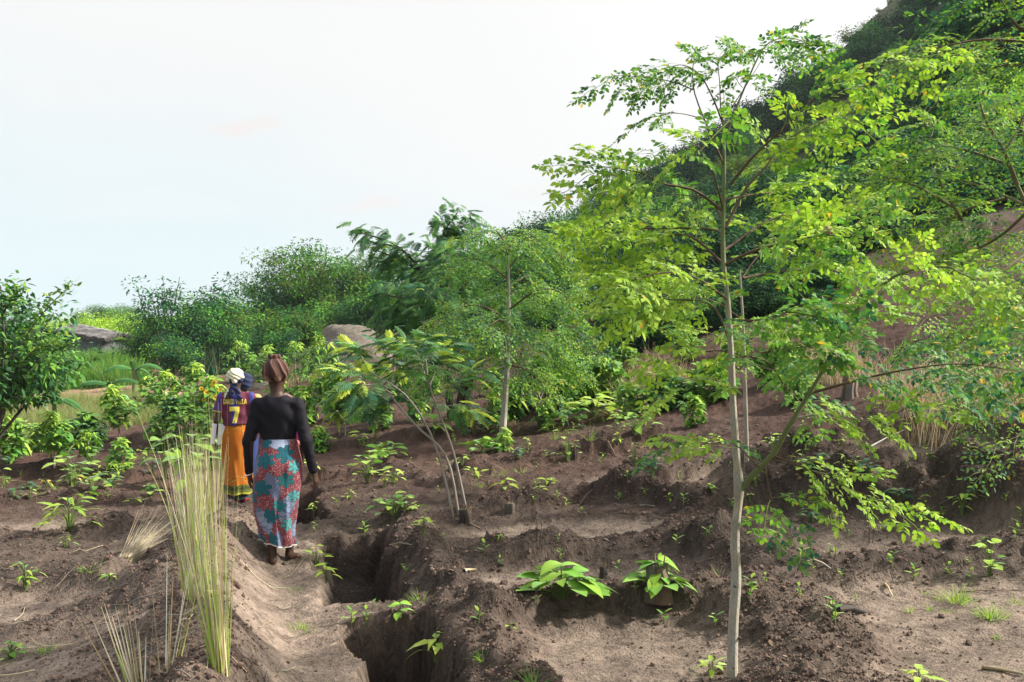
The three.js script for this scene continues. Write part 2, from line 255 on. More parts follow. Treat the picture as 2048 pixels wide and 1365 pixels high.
const SAND = rgb(.212, .163, .134), MOIST_AND_SHADE = rgb(.04, .03, .026), BROWN = rgb(.088, .066, .055), RED = rgb(.078, .044, .035), ROCK = rgb(.155, .145, .13), TURF = rgb(.10, .125, .045), PATH = rgb(.32, .2, .14);
{
  const xs = [], ds = [];
  for (let x = -4.2; x <= 5.4; x += .031) xs.push(x);
  for (let s = .033, x = 5.4; x < 900; s *= x < 25 ? 1.022 : 1.085) xs.push(x += s);
  for (let s = .033, x = -4.2; x > -900; s *= x > -25 ? 1.022 : 1.085) xs.unshift(x -= s);
  for (let d = -12; d < 3; d += .5) ds.push(d);
  for (let d = 3; d < 1000; d += d < 4.4 ? .06 : d < 22 ? d * .0049 : d * .0125) ds.push(d);
  const nx = xs.length, nd = ds.length, pos = new Float32Array(nx * nd * 3), col = new Float32Array(nx * nd * 3), uv = new Float32Array(nx * nd * 2), idx = new Uint32Array((nx - 1) * (nd - 1) * 6);
  const c = rgb(0, 0, 0), seg = line([[150, 800], [220, 775], [300, 730], [330, 712]]);
  for (let j = 0, o = 0; j < nd; j++) for (let i = 0; i < nx; i++, o++) {
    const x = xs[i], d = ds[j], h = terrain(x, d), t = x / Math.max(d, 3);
    pos[o * 3] = x; pos[o * 3 + 1] = h; pos[o * 3 + 2] = -d; uv[o * 2] = (x + .8 * h * T.pit) / 1.3; uv[o * 2 + 1] = (d + .7 * h * T.pit) / 1.3;
    const n1 = fbm(x * .8, d * .8, 4), n2 = d < 30 ? fbm(x * 5 + 3, d * 5, 3) : 0;
    c.copy(BROWN).lerp(MOIST_AND_SHADE, clamp(.38 + n1 * 1.5 + n2 * 1.5));
    c.lerp(RED, sstep(8, 15, d + n1 * 4) * .85);
    if (d < 24) {
      c.lerp(MOIST_AND_SHADE, T.bund * .7 * clamp(.65 + n2)); c.lerp(SAND, clamp(T.sand * (.85 + n2 * .9)));
      const pathK = sstep(.75, .2, Math.abs(x - crest(d) - .45)) * sstep(12, 9, d); c.lerp(SAND, pathK * clamp(.55 + n2));
      const fl = sstep(1.1, .3, Math.abs(x - crest(d) + .5)) * sstep(11, 8, d); c.lerp(SAND, fl * .35 * clamp(.5 + n2 * 1.4));
      if (T.pit > .3) { c.lerp(MOIST_AND_SHADE, .8 * T.pit); c.multiplyScalar(1 - .15 * T.pit); }  // damp soil, with the shade inside the pits painted into its colour
    }
    if (d > 18) {
      const hill = sstep(lerp(20, 27, sstep(.28, .42, t)), lerp(27, 38, sstep(.28, .42, t)), d + 4 * n1) * sstep(-.02, .12, t), far = sstep(36, 55, d);
      c.lerp(TURF, Math.max(hill * .9, far * (t < 0 ? .9 : 0)) * clamp(.75 + fbm(x * .15, d * .15, 3)));
      const rk = rockMask(x, d) * sstep(26, 36, d); c.lerp(ROCK, rk); if (rk > .3) c.multiplyScalar(.85 + .5 * fbm(x * .5, d * .12, 4) + .25 * fbm(x * 2.2, d * .9, 3));
      if (d < 90) { const q = segDist(x, d, seg); c.lerp(PATH, sstep(4.4, 2.2, q + fbm(x * .5, d * .5, 3) * 2) * sstep(26, 31, d)); }
    }
    if (d > 120 && t < .1) c.lerp(rgb(.07, .1, .06), sstep(120, 300, d));
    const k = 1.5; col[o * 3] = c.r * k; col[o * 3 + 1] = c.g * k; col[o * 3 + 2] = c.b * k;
  }
  let k = 0;
  for (let j = 0; j < nd - 1; j++) for (let i = 0; i < nx - 1; i++) { const a = j * nx + i, b = a + nx; idx[k++] = a; idx[k++] = a + 1; idx[k++] = b + 1; idx[k++] = a; idx[k++] = b + 1; idx[k++] = b; }
  const g = new THREE.BufferGeometry();
  g.setAttribute('position', new THREE.BufferAttribute(pos, 3)); g.setAttribute('color', new THREE.BufferAttribute(col, 3)); g.setAttribute('uv', new THREE.BufferAttribute(uv, 2)); g.setIndex(new THREE.BufferAttribute(idx, 1)); g.computeVertexNormals();
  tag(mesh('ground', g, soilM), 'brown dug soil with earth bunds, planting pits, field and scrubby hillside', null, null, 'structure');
  console.log('ground verts', nx * nd);
}

// ---------------------------------------------------------------- greens
const C = { bright: rgb(.31, .5, .035), lime: rgb(.4, .56, .065), mid: rgb(.12, .3, .03), dark: rgb(.036, .135, .03), blue: rgb(.03, .14, .062), deep: rgb(.018, .07, .024), olive: rgb(.12, .19, .025), yellow: rgb(.6, .43, .04), straw: rgb(.56, .46, .27), strawD: rgb(.3, .23, .12), stem: rgb(.2, .17, .12), pale: rgb(.42, .37, .3), twig: rgb(.14, .085, .055), green: rgb(.17, .24, .06) };
const mixC = (a, b, t) => a.clone().lerp(b, t);

// a tree or bush grown from limbs that fork into twigs; every twig end carries a puff of leaves
function grow({ seed, h, spread, trunk = .25, limbs = 7, lift = .7, subs = 5, puff = .35, leaf = .1, per = 26, cols, flatTop = 0, trunkR = .05, shape = 'kite', wid = .45, bare = 0, trunkCol = C.stem, stems = 1, droopLeaf = .2 }) {
  const R = rng(seed), wood = new Geo(), fol = new Geo();
  const puffs = [];
  for (let s = 0; s < stems; s++) {
    const a0 = s / stems * 6.28 + R(), lean = stems > 1 ? spread * .25 : spread * .08;
    const top = V(Math.cos(a0) * lean, h * trunk, Math.sin(a0) * lean), base = V(Math.cos(a0) * .06 * stems, -.15, Math.sin(a0) * .06 * stems);
    tube(wood, spline([base, V(lerp(base.x, top.x, .4) + R.s() * .05, h * trunk * .45, lerp(base.z, top.z, .4)), top], 5), trunkR, trunkR * .75, trunkCol, 6);
    const nl = Math.ceil(limbs / stems);
    for (let l = 0; l < nl; l++) {
      const a = a0 + l / nl * 6.28 + R.s() * .5, up = clamp(lift + R.s() * .35, .05, 1.4), L = R.r(.7, 1.05);
      let end = V(Math.cos(a) * spread * L * Math.cos(up * 1.1), 0, Math.sin(a) * spread * L * Math.cos(up * 1.1)); end.y = h * (trunk + (1 - trunk) * clamp(Math.sin(up * 1.2) * L)); if (flatTop) end.y = lerp(end.y, h * (1 - .12 * R()), flatTop);
      const st = top.clone().multiplyScalar(R.r(.75, 1)); const mid = st.clone().lerp(end, .5); mid.y += h * .07 * R.s() + h * .05; mid.x += R.s() * spread * .08; mid.z += R.s() * spread * .08;
      const P = spline([st, mid, end], 6); tube(wood, P, trunkR * .55, trunkR * .15, trunkCol, 4);
      for (let k = 0; k < subs; k++) {
        const f = R.r(.35, 1), q = P[Math.min(5, Math.floor(f * 6))].clone(), len = spread * R.r(.2, .45) * (1.15 - f * .5);
        const dir = V(R.s(), R.r(-.25, .9) * (1 - flatTop * .8), R.s()).normalize(), e = q.clone().addScaledVector(dir, len);
        tube(wood, [q, q.clone().lerp(e, .5).add(V(0, len * .08, 0)), e], trunkR * .2, trunkR * .06, trunkCol, 3);
        puffs.push([e, R.r(.7, 1.2)], [q.clone().lerp(e, .5), R.r(.5, .9)]);
      }
      puffs.push([end, 1.1]);
    }
  }
  for (const [p, s] of puffs) {
    if (R() < bare) continue;
    const base = tint(R.pick(cols), R, .3), rr = puff * s, k = Math.round(per * s * s);
    for (let j = 0; j < k; j++) {
      const d = V(R.s(), R.s() * .75, R.s()); if (d.lengthSq() > 1.2) d.normalize();
      const o = p.clone().addScaledVector(d, rr); if (flatTop) o.y = p.y + d.y * rr * lerp(1, .35, flatTop);
      const dir = d.clone().add(V(R.s() * .9, R.s() * .6 - droopLeaf, R.s() * .9)).normalize(), nrm = V(R.s() * .7, 1, R.s() * .7);
      blade(fol, o, dir, nrm, leaf * R.r(.7, 1.3), leaf * wid * R.r(.8, 1.2), tint(base, R, .2), { kind: shape, flat: shape === 'kite', fold: 0, droop: droopLeaf });
    }
  }
  return { wood: wood.build(), fol: fol.build() };
}
function treeThing(name, label, category, pos, turn, scale, g, group, mat = farM) {
  const o = thing(name, label, category, pos, turn, group); o.scale.setScalar(scale);
  mesh('trunk', g.wood, barkM, o); mesh('crown', g.fol, mat, o); return o;
}
const PROTO = {
  dark: [1, 2].map((s) => grow({ seed: 10 + s, h: 1, spread: .55, trunk: .16, limbs: 9, subs: 6, puff: .15, leaf: .05, per: 60, cols: [C.dark, C.deep, C.blue, C.mid], trunkR: .018 })),
  mid: [1, 2].map((s) => grow({ seed: 20 + s, h: 1, spread: .6, trunk: .14, limbs: 9, subs: 6, puff: .15, leaf: .05, per: 60, cols: [C.mid, C.dark, C.olive, C.dark], trunkR: .016 })),
  acacia: [1, 2].map((s) => grow({ seed: 30 + s, h: 1, spread: .75, trunk: .3, limbs: 10, lift: .75, subs: 7, puff: .13, leaf: .034, per: 80, cols: [C.olive, C.mid, C.dark, mixC(C.olive, C.mid, .5)], flatTop: .45, trunkR: .016, bare: .1 })),
  bright: [1, 2].map((s) => grow({ seed: 40 + s, h: 1, spread: .6, trunk: .1, limbs: 9, lift: .85, subs: 5, puff: .15, leaf: .05, per: 50, cols: [C.bright, C.lime, mixC(C.bright, C.mid, .5)], trunkR: .012 })),
  scraggy: [1, 2].map((s) => grow({ seed: 50 + s, h: 1, spread: .5, trunk: .15, limbs: 7, lift: 1, subs: 5, puff: .1, leaf: .045, per: 46, cols: [C.dark, C.blue, C.mid], trunkR: .016, bare: .12 })),
};
let protoTurn = 0;
const tree = (kind, px, pyTop, pyBase, d, label, cat = 'tree', group, name = cat === 'bush' ? 'bush' : kind + '_tree') => {
  const b = at(px, pyBase, d), topY = at(px, pyTop, d).y; b.y = Math.min(gy(b.x, b.z), b.y + 3); const p = PROTO[kind][protoTurn++ % 2];
  return treeThing(name, label, cat, b, protoTurn * 2.4, (topY - b.y) * .96, p, group);
};

// hillside scrub nobody could count, thinning over the rock
{
  const R = rng(5), sets = [[grow({ seed: 61, h: 1, spread: .62, trunk: .1, limbs: 8, subs: 4, puff: .19, leaf: .085, per: 24, cols: [C.dark, C.deep, C.blue, C.deep].map((c) => c.clone().multiplyScalar(.75)), trunkR: .02 }).fol, []], [grow({ seed: 62, h: 1, spread: .62, trunk: .1, limbs: 8, subs: 4, puff: .19, leaf: .08, per: 24, cols: [C.mid, C.dark, C.blue].map((c) => c.clone().multiplyScalar(.6)), trunkR: .02 }).fol, []], [grow({ seed: 63, h: .8, spread: .6, trunk: .06, limbs: 9, subs: 4, puff: .16, leaf: .09, per: 20, cols: [C.mid, C.olive, C.bright].map((c) => c.clone().multiplyScalar(.75)), trunkR: .02 }).fol, []]];  // greens darkened: the shade on the hillside is painted into the leaves
  const m = new THREE.Matrix4(), q = new THREE.Quaternion(), e = new THREE.Euler();
  for (let k = 0; k < 30000; k++) {
    const d = 22.5 * Math.pow(6.1, R()), t = R.r(-.32, .75), x = t * d;
    if (t < .33 && t > -.02 && d < (t > .1 ? 22.5 : 34)) continue; if (t >= .33 && d < 28) continue; if (t < -.02 && d < 62) continue;
    const rk = rockMask(x, d), n = fbm(x * .06 + 50, d * .06, 3);
    if (R() < rk * 1.05 || R() > .42 + n * .8) continue;
    if (d > 134) continue;
    e.set(R.s() * .15, R() * 6.28, R.s() * .15); const s = (R.r(.7, 1.7) + (R() < .16 ? 1.6 : 0)) * (n > .12 ? 1.35 : .8) * (d < 34 ? .5 : d < 50 ? .75 : 1);
    m.compose(V(x, terrain(x, d) - .1 * s, -d), q.setFromEuler(e), V(s * R.r(.9, 1.3), s * R.r(.75, 1.2), s * R.r(.9, 1.3)));
    sets[n < -.16 ? 2 : R() < .6 ? 0 : 1][1].push(m.clone());
  }
  sets.forEach(([g, l], i) => { const im = new THREE.InstancedMesh(g, farM, l.length); l.forEach((x, k) => im.setMatrixAt(k, x)); im.name = numbered(['dark_scrub_vegetation', 'green_scrub_vegetation', 'pale_scrub_vegetation'][i]); im.castShadow = im.receiveShadow = true; scene.add(im); tag(im, ['dark bushes covering the steep hillside', 'mid green bushes covering the steep hillside', 'pale green shrubs in the clearings of the hillside'][i], 'scrub', null, 'stuff'); console.log('scrub', l.length); });
}
// trees that stand out along the hill's skyline
for (const [px, py, d, s] of [[1090, 452, 112, 5], [1135, 440, 112, 4.4], [1180, 410, 112, 4], [1262, 362, 114, 4.2], [1300, 375, 110, 3.4], [1345, 352, 110, 3.2], [1500, 268, 114, 3.6], [1575, 205, 114, 3.2], [1622, 160, 114, 3], [1655, 120, 114, 3.2], [1700, 92, 114, 3.4], [1745, 40, 114, 3.4], [1005, 470, 105, 4], [1050, 462, 108, 4]]) {
  const [x, dd] = march(px, py + s / d * F * .9, baseH, 60, 160); const b = V(x, terrain(x, dd) - .2, -dd);
  treeThing('hilltop_tree', where('small dark tree on the hill skyline', px, py), 'tree', b, px, s, PROTO[px % 3 ? 'dark' : 'scraggy'][px % 2], 'trees along the skyline of the hill');
}
tree('bright', 1728, 285, 360, 70, 'rounded light green bush standing out on the dark hillside', 'bush');
tree('bright', 1700, 300, 350, 71, 'narrow light green bush beside the rounded one on the hillside', 'bush');
// tall trees behind the crown of the big sapling, on the lower slope
[[1120, 470, 700, 44, 'mid'], [1180, 455, 690, 48, 'dark'], [1240, 430, 680, 50, 'mid'], [1320, 420, 680, 52, 'dark'], [1400, 400, 680, 55, 'dark'], [1480, 380, 660, 58, 'mid'], [1560, 340, 640, 60, 'dark'], [1620, 300, 600, 64, 'dark'], [1660, 330, 560, 62, 'mid'], [1050, 480, 700, 46, 'dark'], [990, 470, 700, 50, 'mid']].forEach(([px, t, b, d, k], i) => tree(k, px, t, b, d, where((k === 'mid' ? 'mid green' : 'dark') + ' leafy tree on the lower slope', px, (t + b) / 2), 'tree', 'trees on the lower slope'));
[[1965, -60, 330, 50], [2020, -120, 340, 46], [2080, -150, 340, 44], [2000, 90, 400, 44], [2060, 60, 420, 40]].forEach(([px, t, b, d]) => tree('dark', px, t, b, d, where('tall dark tree clinging to the steep slope', px, (t + b) / 2), 'tree', 'dark trees on the steep slope'));
[[1480, 530, 650, 27, 'mid'], [1560, 505, 640, 28, 'bright'], [1640, 490, 620, 29, 'mid'], [1720, 510, 610, 30, 'mid'], [1800, 480, 580, 31, 'dark'], [1880, 485, 570, 30, 'mid'], [1950, 470, 560, 30, 'dark'], [1750, 425, 520, 36, 'mid'], [1860, 405, 500, 38, 'dark'], [1650, 440, 560, 36, 'dark'], [1550, 445, 600, 34, 'mid'], [1420, 540, 660, 27, 'mid'], [1990, 400, 520, 36, 'mid']].forEach(([px, t, b, d, k]) => tree(k, px, t, b, d, where((k === 'mid' ? 'mid green' : k === 'dark' ? 'dark' : 'light green') + ' bush on the red slope', px, (t + b) / 2), 'bush', 'bushes on the red slope'));
// the belt of trees in the middle distance
tree('scraggy', 330, 545, 735, 46, 'dark tree with ragged upright tips, left end of the tree belt');
tree('dark', 375, 585, 740, 47, 'dark round tree joined to the ragged one');
tree('dark', 300, 610, 735, 48, 'low dark tree at the outer edge of the tree belt beside the path');
tree('dark', 430, 555, 740, 50, 'dark tree with yellowish tips in the tree belt');
tree('mid', 480, 560, 740, 54, 'mid green tree with feathery top in the tree belt');
tree('scraggy', 545, 535, 735, 56, 'thin tree with a wispy spire before the flat topped tree');
tree('acacia', 640, 480, 735, 58, 'wide flat topped thorn tree rising above the tree belt');
tree('acacia', 730, 500, 735, 60, 'second thorn tree joined to the wide flat topped one');
tree('acacia', 575, 530, 735, 57, 'lower thorn tree beside the wide flat topped one');
tree('mid', 520, 590, 740, 50, 'mid green bush under the wispy tree', 'bush');
tree('mid', 600, 590, 740, 50, 'broad green bush below the flat topped thorn tree', 'bush');
tree('mid', 690, 560, 720, 54, 'mid green tree right behind the boulder');
tree('dark', 760, 540, 720, 52, 'dark tree behind the boulder beside the feathery tree');
tree('dark', 470, 640, 745, 47, 'dark low bush at the foot of the tree belt', 'bush');
tree('dark', 560, 645, 745, 47, 'dark low bush behind the headwrapped woman', 'bush');
tree('dark', 345, 655, 745, 38, 'small round tree with several pale stems beside the bare path');
for (const [px, top, d] of [[165, 618, 95], [205, 605, 110], [240, 606, 115], [270, 612, 100], [120, 640, 90], [60, 640, 95], [20, 630, 90]]) tree(px > 190 && px < 250 ? 'acacia' : 'dark', px, top, 660, d, where('small hazy tree on the horizon', px, top), 'tree', 'hazy trees on the horizon');
for (const [px, top, d] of [[150, 632, 70], [185, 640, 66], [215, 634, 68], [250, 640, 64], [278, 650, 62], [130, 652, 64], [232, 655, 60], [262, 668, 58], [165, 655, 62], [285, 690, 54], [110, 650, 66], [85, 655, 64]]) tree('bright', px, top - 14, 700, d, where('sunlit yellow green bush', px, top), 'bush', 'sunlit bushes behind the hut');

// ---------------------------------------------------------------- hut
{
  const b = at(196, 705, 56); b.y = -.95; b.y = -.5; const o = thing('mud_hut', 'small grey mud hut with a low thatched roof in the tall grass', 'hut', b, -.42);
  const wall = rgb(.2, .2, .215), R = rng(3), w = 2.9, d = 2.2, hh = 1.5;
  const box = (x0, x1, y0, y1, z0, z1) => { const g = new THREE.BoxGeometry(x1 - x0, y1 - y0, z1 - z0, 8, 4, 4); g.translate((x0 + x1) / 2, (y0 + y1) / 2, (z0 + z1) / 2); const p = g.attributes.position, c = new Float32Array(p.count * 3); for (let i = 0; i < p.count; i++) { const k = 1 + .2 * noise(p.getX(i) * 3, p.getY(i) * 3 + p.getZ(i)); c.set([wall.r * k, wall.g * k, wall.b * k], i * 3); p.setXYZ(i, p.getX(i) + .015 * noise(p.getY(i) * 3, p.getZ(i) * 3), p.getY(i), p.getZ(i) + .02 * noise(p.getX(i) * 2, p.getY(i) * 2)); } g.setAttribute('color', new THREE.BufferAttribute(c, 3)); g.computeVertexNormals(); return g; };
  mesh('wall', box(-w / 2, w / 2, -.4, hh, d / 2 - .15, d / 2), stoneM, o); mesh('wall', box(-w / 2, w / 2, -.4, hh * .85, -d / 2, -d / 2 + .15), stoneM, o);
  mesh('wall', box(-w / 2, -w / 2 + .15, -.4, hh, -d / 2 + .16, d / 2 - .16), stoneM, o); mesh('wall', box(w / 2 - .15, w / 2, -.4, hh * .8, -d / 2 + .16, d / 2 - .16), stoneM, o);
  const th = new Geo(), n = 26, col = rgb(.075, .06, .056);
  const roofY = (u, v) => hh + .12 + .34 * (1 - Math.abs(v)) - .26 * u + .05 * noise(u * 9, v * 7);
  for (const lay of [0, -.11]) for (let i = 0; i <= n; i++) for (let j = 0; j <= n; j++) { const u = i / n * 2 - 1, v = j / n * 2 - 1; th.v(u * (w / 2 + .4) + .04 * R.s(), roofY(u, v) + lay + .02 * R.s(), v * (d / 2 + .25) + .04 * R.s(), tint(col, R, .35), u, v); }
  const N = n + 1; for (const lay of [0, 1]) for (let i = 0; i < n; i++) for (let j = 0; j < n; j++) { const a = lay * N * N + i * N + j; lay ? th.q(a, a + N, a + N + 1, a + 1) : th.q(a, a + 1, a + N + 1, a + N); }
  for (let i = 0; i < n; i++) for (const [a, b2] of [[i * N, (i + 1) * N], [(i + 1) * N + n, i * N + n], [i + 1, i], [n * N + i, n * N + i + 1]]) th.q(a, b2, b2 + N * N, a + N * N);
  const roof = mesh('thatched_roof', th, dryM, o);
  const ed = new Geo(); for (let k = 0; k < 900; k++) { const u = R.s(), v = R.s(), e = R() < .5; const uu = e ? Math.sign(u) : u, vv = e ? v : Math.sign(v); blade(ed, V(uu * (w / 2 + .36), roofY(uu, vv) - .05 * R(), vv * (d / 2 + .22)), V(e ? uu : R.s() * .3, -.7 - R(), e ? R.s() * .3 : vv), UP, R.r(.1, .26), .03, tint(col, R, .4), { kind: 'kite', flat: true }); }
  tag(mesh('thatch_fringe', ed, dryM, roof), null, null, null, 'stuff');
}
// ---------------------------------------------------------------- boulders
function boulder(label, px, py, d, rx, ry, rz, seed) {
  const b = at(px, py, d); b.y = gy(b.x, b.z); const o = thing('boulder', label, 'boulder', b, seed);
  const g = new THREE.SphereGeometry(1, 64, 40), p = g.attributes.position, c = new Float32Array(p.count * 3), R = rng(seed);
  for (let i = 0; i < p.count; i++) { const x = p.getX(i), y = p.getY(i), z = p.getZ(i), n = fbm(x * 1.3 + seed, y * 1.3 + z * 1.1, 4), m = Math.pow(Math.abs(x), 1.4) * .1, s = 1 + .22 * n - m * .3; p.setXYZ(i, x * rx * s, (y > 0 ? y : y * .4) * ry * s, z * rz * s); const st = .5 + .5 * fbm(x * 5 + 9, y * 2 + z * 4, 4), k = .75 + .5 * st; c.set([.19 * k, .16 * k, .13 * k], i * 3); }
  g.setAttribute('color', new THREE.BufferAttribute(c, 3)); g.computeVertexNormals(); mesh('rock_mass', g, stoneM, o);
  const lo = new THREE.IcosahedronGeometry(1, 4), q = lo.attributes.position, c2 = new Float32Array(q.count * 3); for (let i = 0; i < q.count; i++) { const n = fbm(q.getX(i) * 2, q.getY(i) * 2 + q.getZ(i), 3); q.setXYZ(i, q.getX(i) * rx * .42 * (1 + .2 * n) - rx * .85, q.getY(i) * ry * .4, q.getZ(i) * rz * .5 + rz * .5); c2.set([.28, .22, .18], i * 3); }
  lo.setAttribute('color', new THREE.BufferAttribute(c2, 3)); lo.computeVertexNormals(); mesh('rock_shoulder', lo, stoneM, o);
}
boulder('large rounded grey brown boulder in front of the tree belt', 695, 725, 42, 2.0, 1.62, 1.8, 2);
boulder('low flat pale boulder between the two headscarves', 520, 765, 36, 1.0, .4, .8, 5);

// ---------------------------------------------------------------- compound leaves shared by the moringa trees
function moringaLeaf(seed, tone, len = .42, let_ = .052, pairs = 4, droop = .12) {
  const R = rng(seed), G = new Geo(), st = tint(C.green, R, .2), strip = (a, b, w) => { const D = V().subVectors(b, a), S = V().crossVectors(D, UP).normalize().multiplyScalar(w); const k = [a.clone().add(S), b.clone().add(S), b.clone().sub(S), a.clone().sub(S)].map((q) => G.v(q.x, q.y, q.z, st)); G.q(...k); };
  const P = (s) => V(len * s, -droop * len * s * s * 1.2 + .01 * Math.sin(s * 9 + seed), .03 * len * Math.sin(s * 3 + seed));
  for (let k = 0; k < 5; k++) strip(P(k / 5), P((k + 1) / 5), .0022);
  const pinna = (o, dir, L, np) => {
    const e = (s) => o.clone().addScaledVector(dir, L * s).add(V(0, -droop * L * s * s, 0));
    strip(e(0), e(.5), .0014); strip(e(.5), e(1), .0012);
    const side = V().crossVectors(dir, UP).normalize();
    const put = (q, d, sc) => { const y = R() < .025, c = tint(y ? C.yellow : R.pick(tone), R, .22); blade(G, q, d, V(R.s() * .85, 1, R.s() * .85), let_ * sc * R.r(.75, 1.2), let_ * sc * .62 * R.r(.85, 1.1), c, { kind: 'oval', droop: R.r(0, .55), fold: R.r(.05, .35) }); };
    for (let j = 1; j <= np; j++) for (const sg of [-1, 1]) { const s = j / (np + .6); if (R() < .06) continue; put(e(s), dir.clone().multiplyScalar(.55).addScaledVector(side, sg * R.r(.7, 1)).add(V(0, R.s() * .25, 0)), 1); }
    put(e(1), dir.clone().add(V(0, -.1, 0)), 1.12);
  };
  for (let k = 0; k < pairs; k++) { const s = .26 + .62 * k / (pairs - 1), L = len * lerp(.46, .26, k / (pairs - 1)) * R.r(.85, 1.1); for (const sg of [-1, 1]) pinna(P(s), V(.62, R.s() * .15, sg * R.r(.65, .95)).normalize(), L, k < 2 ? 4 : 3); }
  pinna(P(.93), V(1, -.1, R.s() * .2).normalize(), len * .3, 3);
  return G.build();
}
const toneA = [C.bright, C.lime, C.bright, mixC(C.bright, C.mid, .5)], toneB = [C.mid, mixC(C.bright, C.mid, .6), C.mid], toneC = [mixC(C.mid, C.blue, .5), C.mid, C.blue], toneD = [C.mid, C.blue, mixC(C.mid, C.bright, .3)];
const MOR = { a: [1, 2, 3, 4, 5].map((s) => moringaLeaf(100 + s, toneA, .3, .04, 3)), b: [1, 2, 3].map((s) => moringaLeaf(110 + s, toneB, .3, .04, 3)), c: [1, 2, 3].map((s) => moringaLeaf(120 + s, toneC, .32, .04, 3)), fineA: [1, 2, 3].map((s) => moringaLeaf(130 + s, [C.mid, mixC(C.bright, C.mid, .5), C.bright], .46, .036, 5, .25)), fineB: [1, 2, 3].map((s) => moringaLeaf(140 + s, toneD, .46, .036, 5, .3)), top: [1, 2].map((s) => moringaLeaf(150 + s, [C.mid, C.dark, mixC(C.bright, C.mid, .5)], .26, .036, 3, .35)) };
// puts compound leaves along a limb; limb points are in the tree's own axes
function leavesAlong(parent, P, n, from, R, sets, mat, { size = 1, up = .15, tilt = .5, spread = .9, count, jit = 0 }) {
  for (let k = 0; k < n; k++) {
    const s = from + (1 - from) * (k + R() * .8) / n, f = s * (P.length - 1), i = Math.min(P.length - 2, Math.floor(f)), o = P[i].clone().lerp(P[i + 1], f - i).add(V(R.s() * jit, R.s() * jit * .8, R.s() * jit)), Tn = V().subVectors(P[i + 1], P[i]).normalize();
    const a = k * 2.4 + R() * 1.2, A = V().crossVectors(Tn, Math.abs(Tn.y) > .9 ? V(1, 0, 0) : UP).normalize(), B = V().crossVectors(A, Tn);
    const dir = Tn.clone().multiplyScalar(k === n - 1 ? 1.2 : R.r(.35, .8)).addScaledVector(A, Math.cos(a) * spread).addScaledVector(B, Math.sin(a) * spread * .6); dir.y = dir.y * .6 + up + R.s() * .2; dir.normalize();
    const geo = R.pick(R.pick(sets)), qq = basis(dir, V(R.s() * tilt, 1, R.s() * tilt + .12)), sc = size * R.r(.8, 1.2);
    if (count.n++ >= 285) { const l = (count.more ??= new Map()); if (!l.has(geo)) l.set(geo, []); l.get(geo).push(new THREE.Matrix4().compose(o, qq, V(sc, sc, sc))); continue; }
    const m = mesh('leaf', geo, mat, parent); m.position.copy(o); m.quaternion.copy(qq); m.scale.setScalar(sc);
  }
}
function restLeaves(parent, count, mat) { if (count.more) for (const [geo, l] of count.more) { const im = new THREE.InstancedMesh(geo, mat, l.length); l.forEach((m, k) => im.setMatrixAt(k, m)); im.name = 'foliage'; im.castShadow = im.receiveShadow = true; im.userData.kind = 'stuff'; parent.add(im); } }
const rel = (pts, d, base) => pts.map(([px, py, dd = 0]) => at(px, py, d + dd).sub(base));

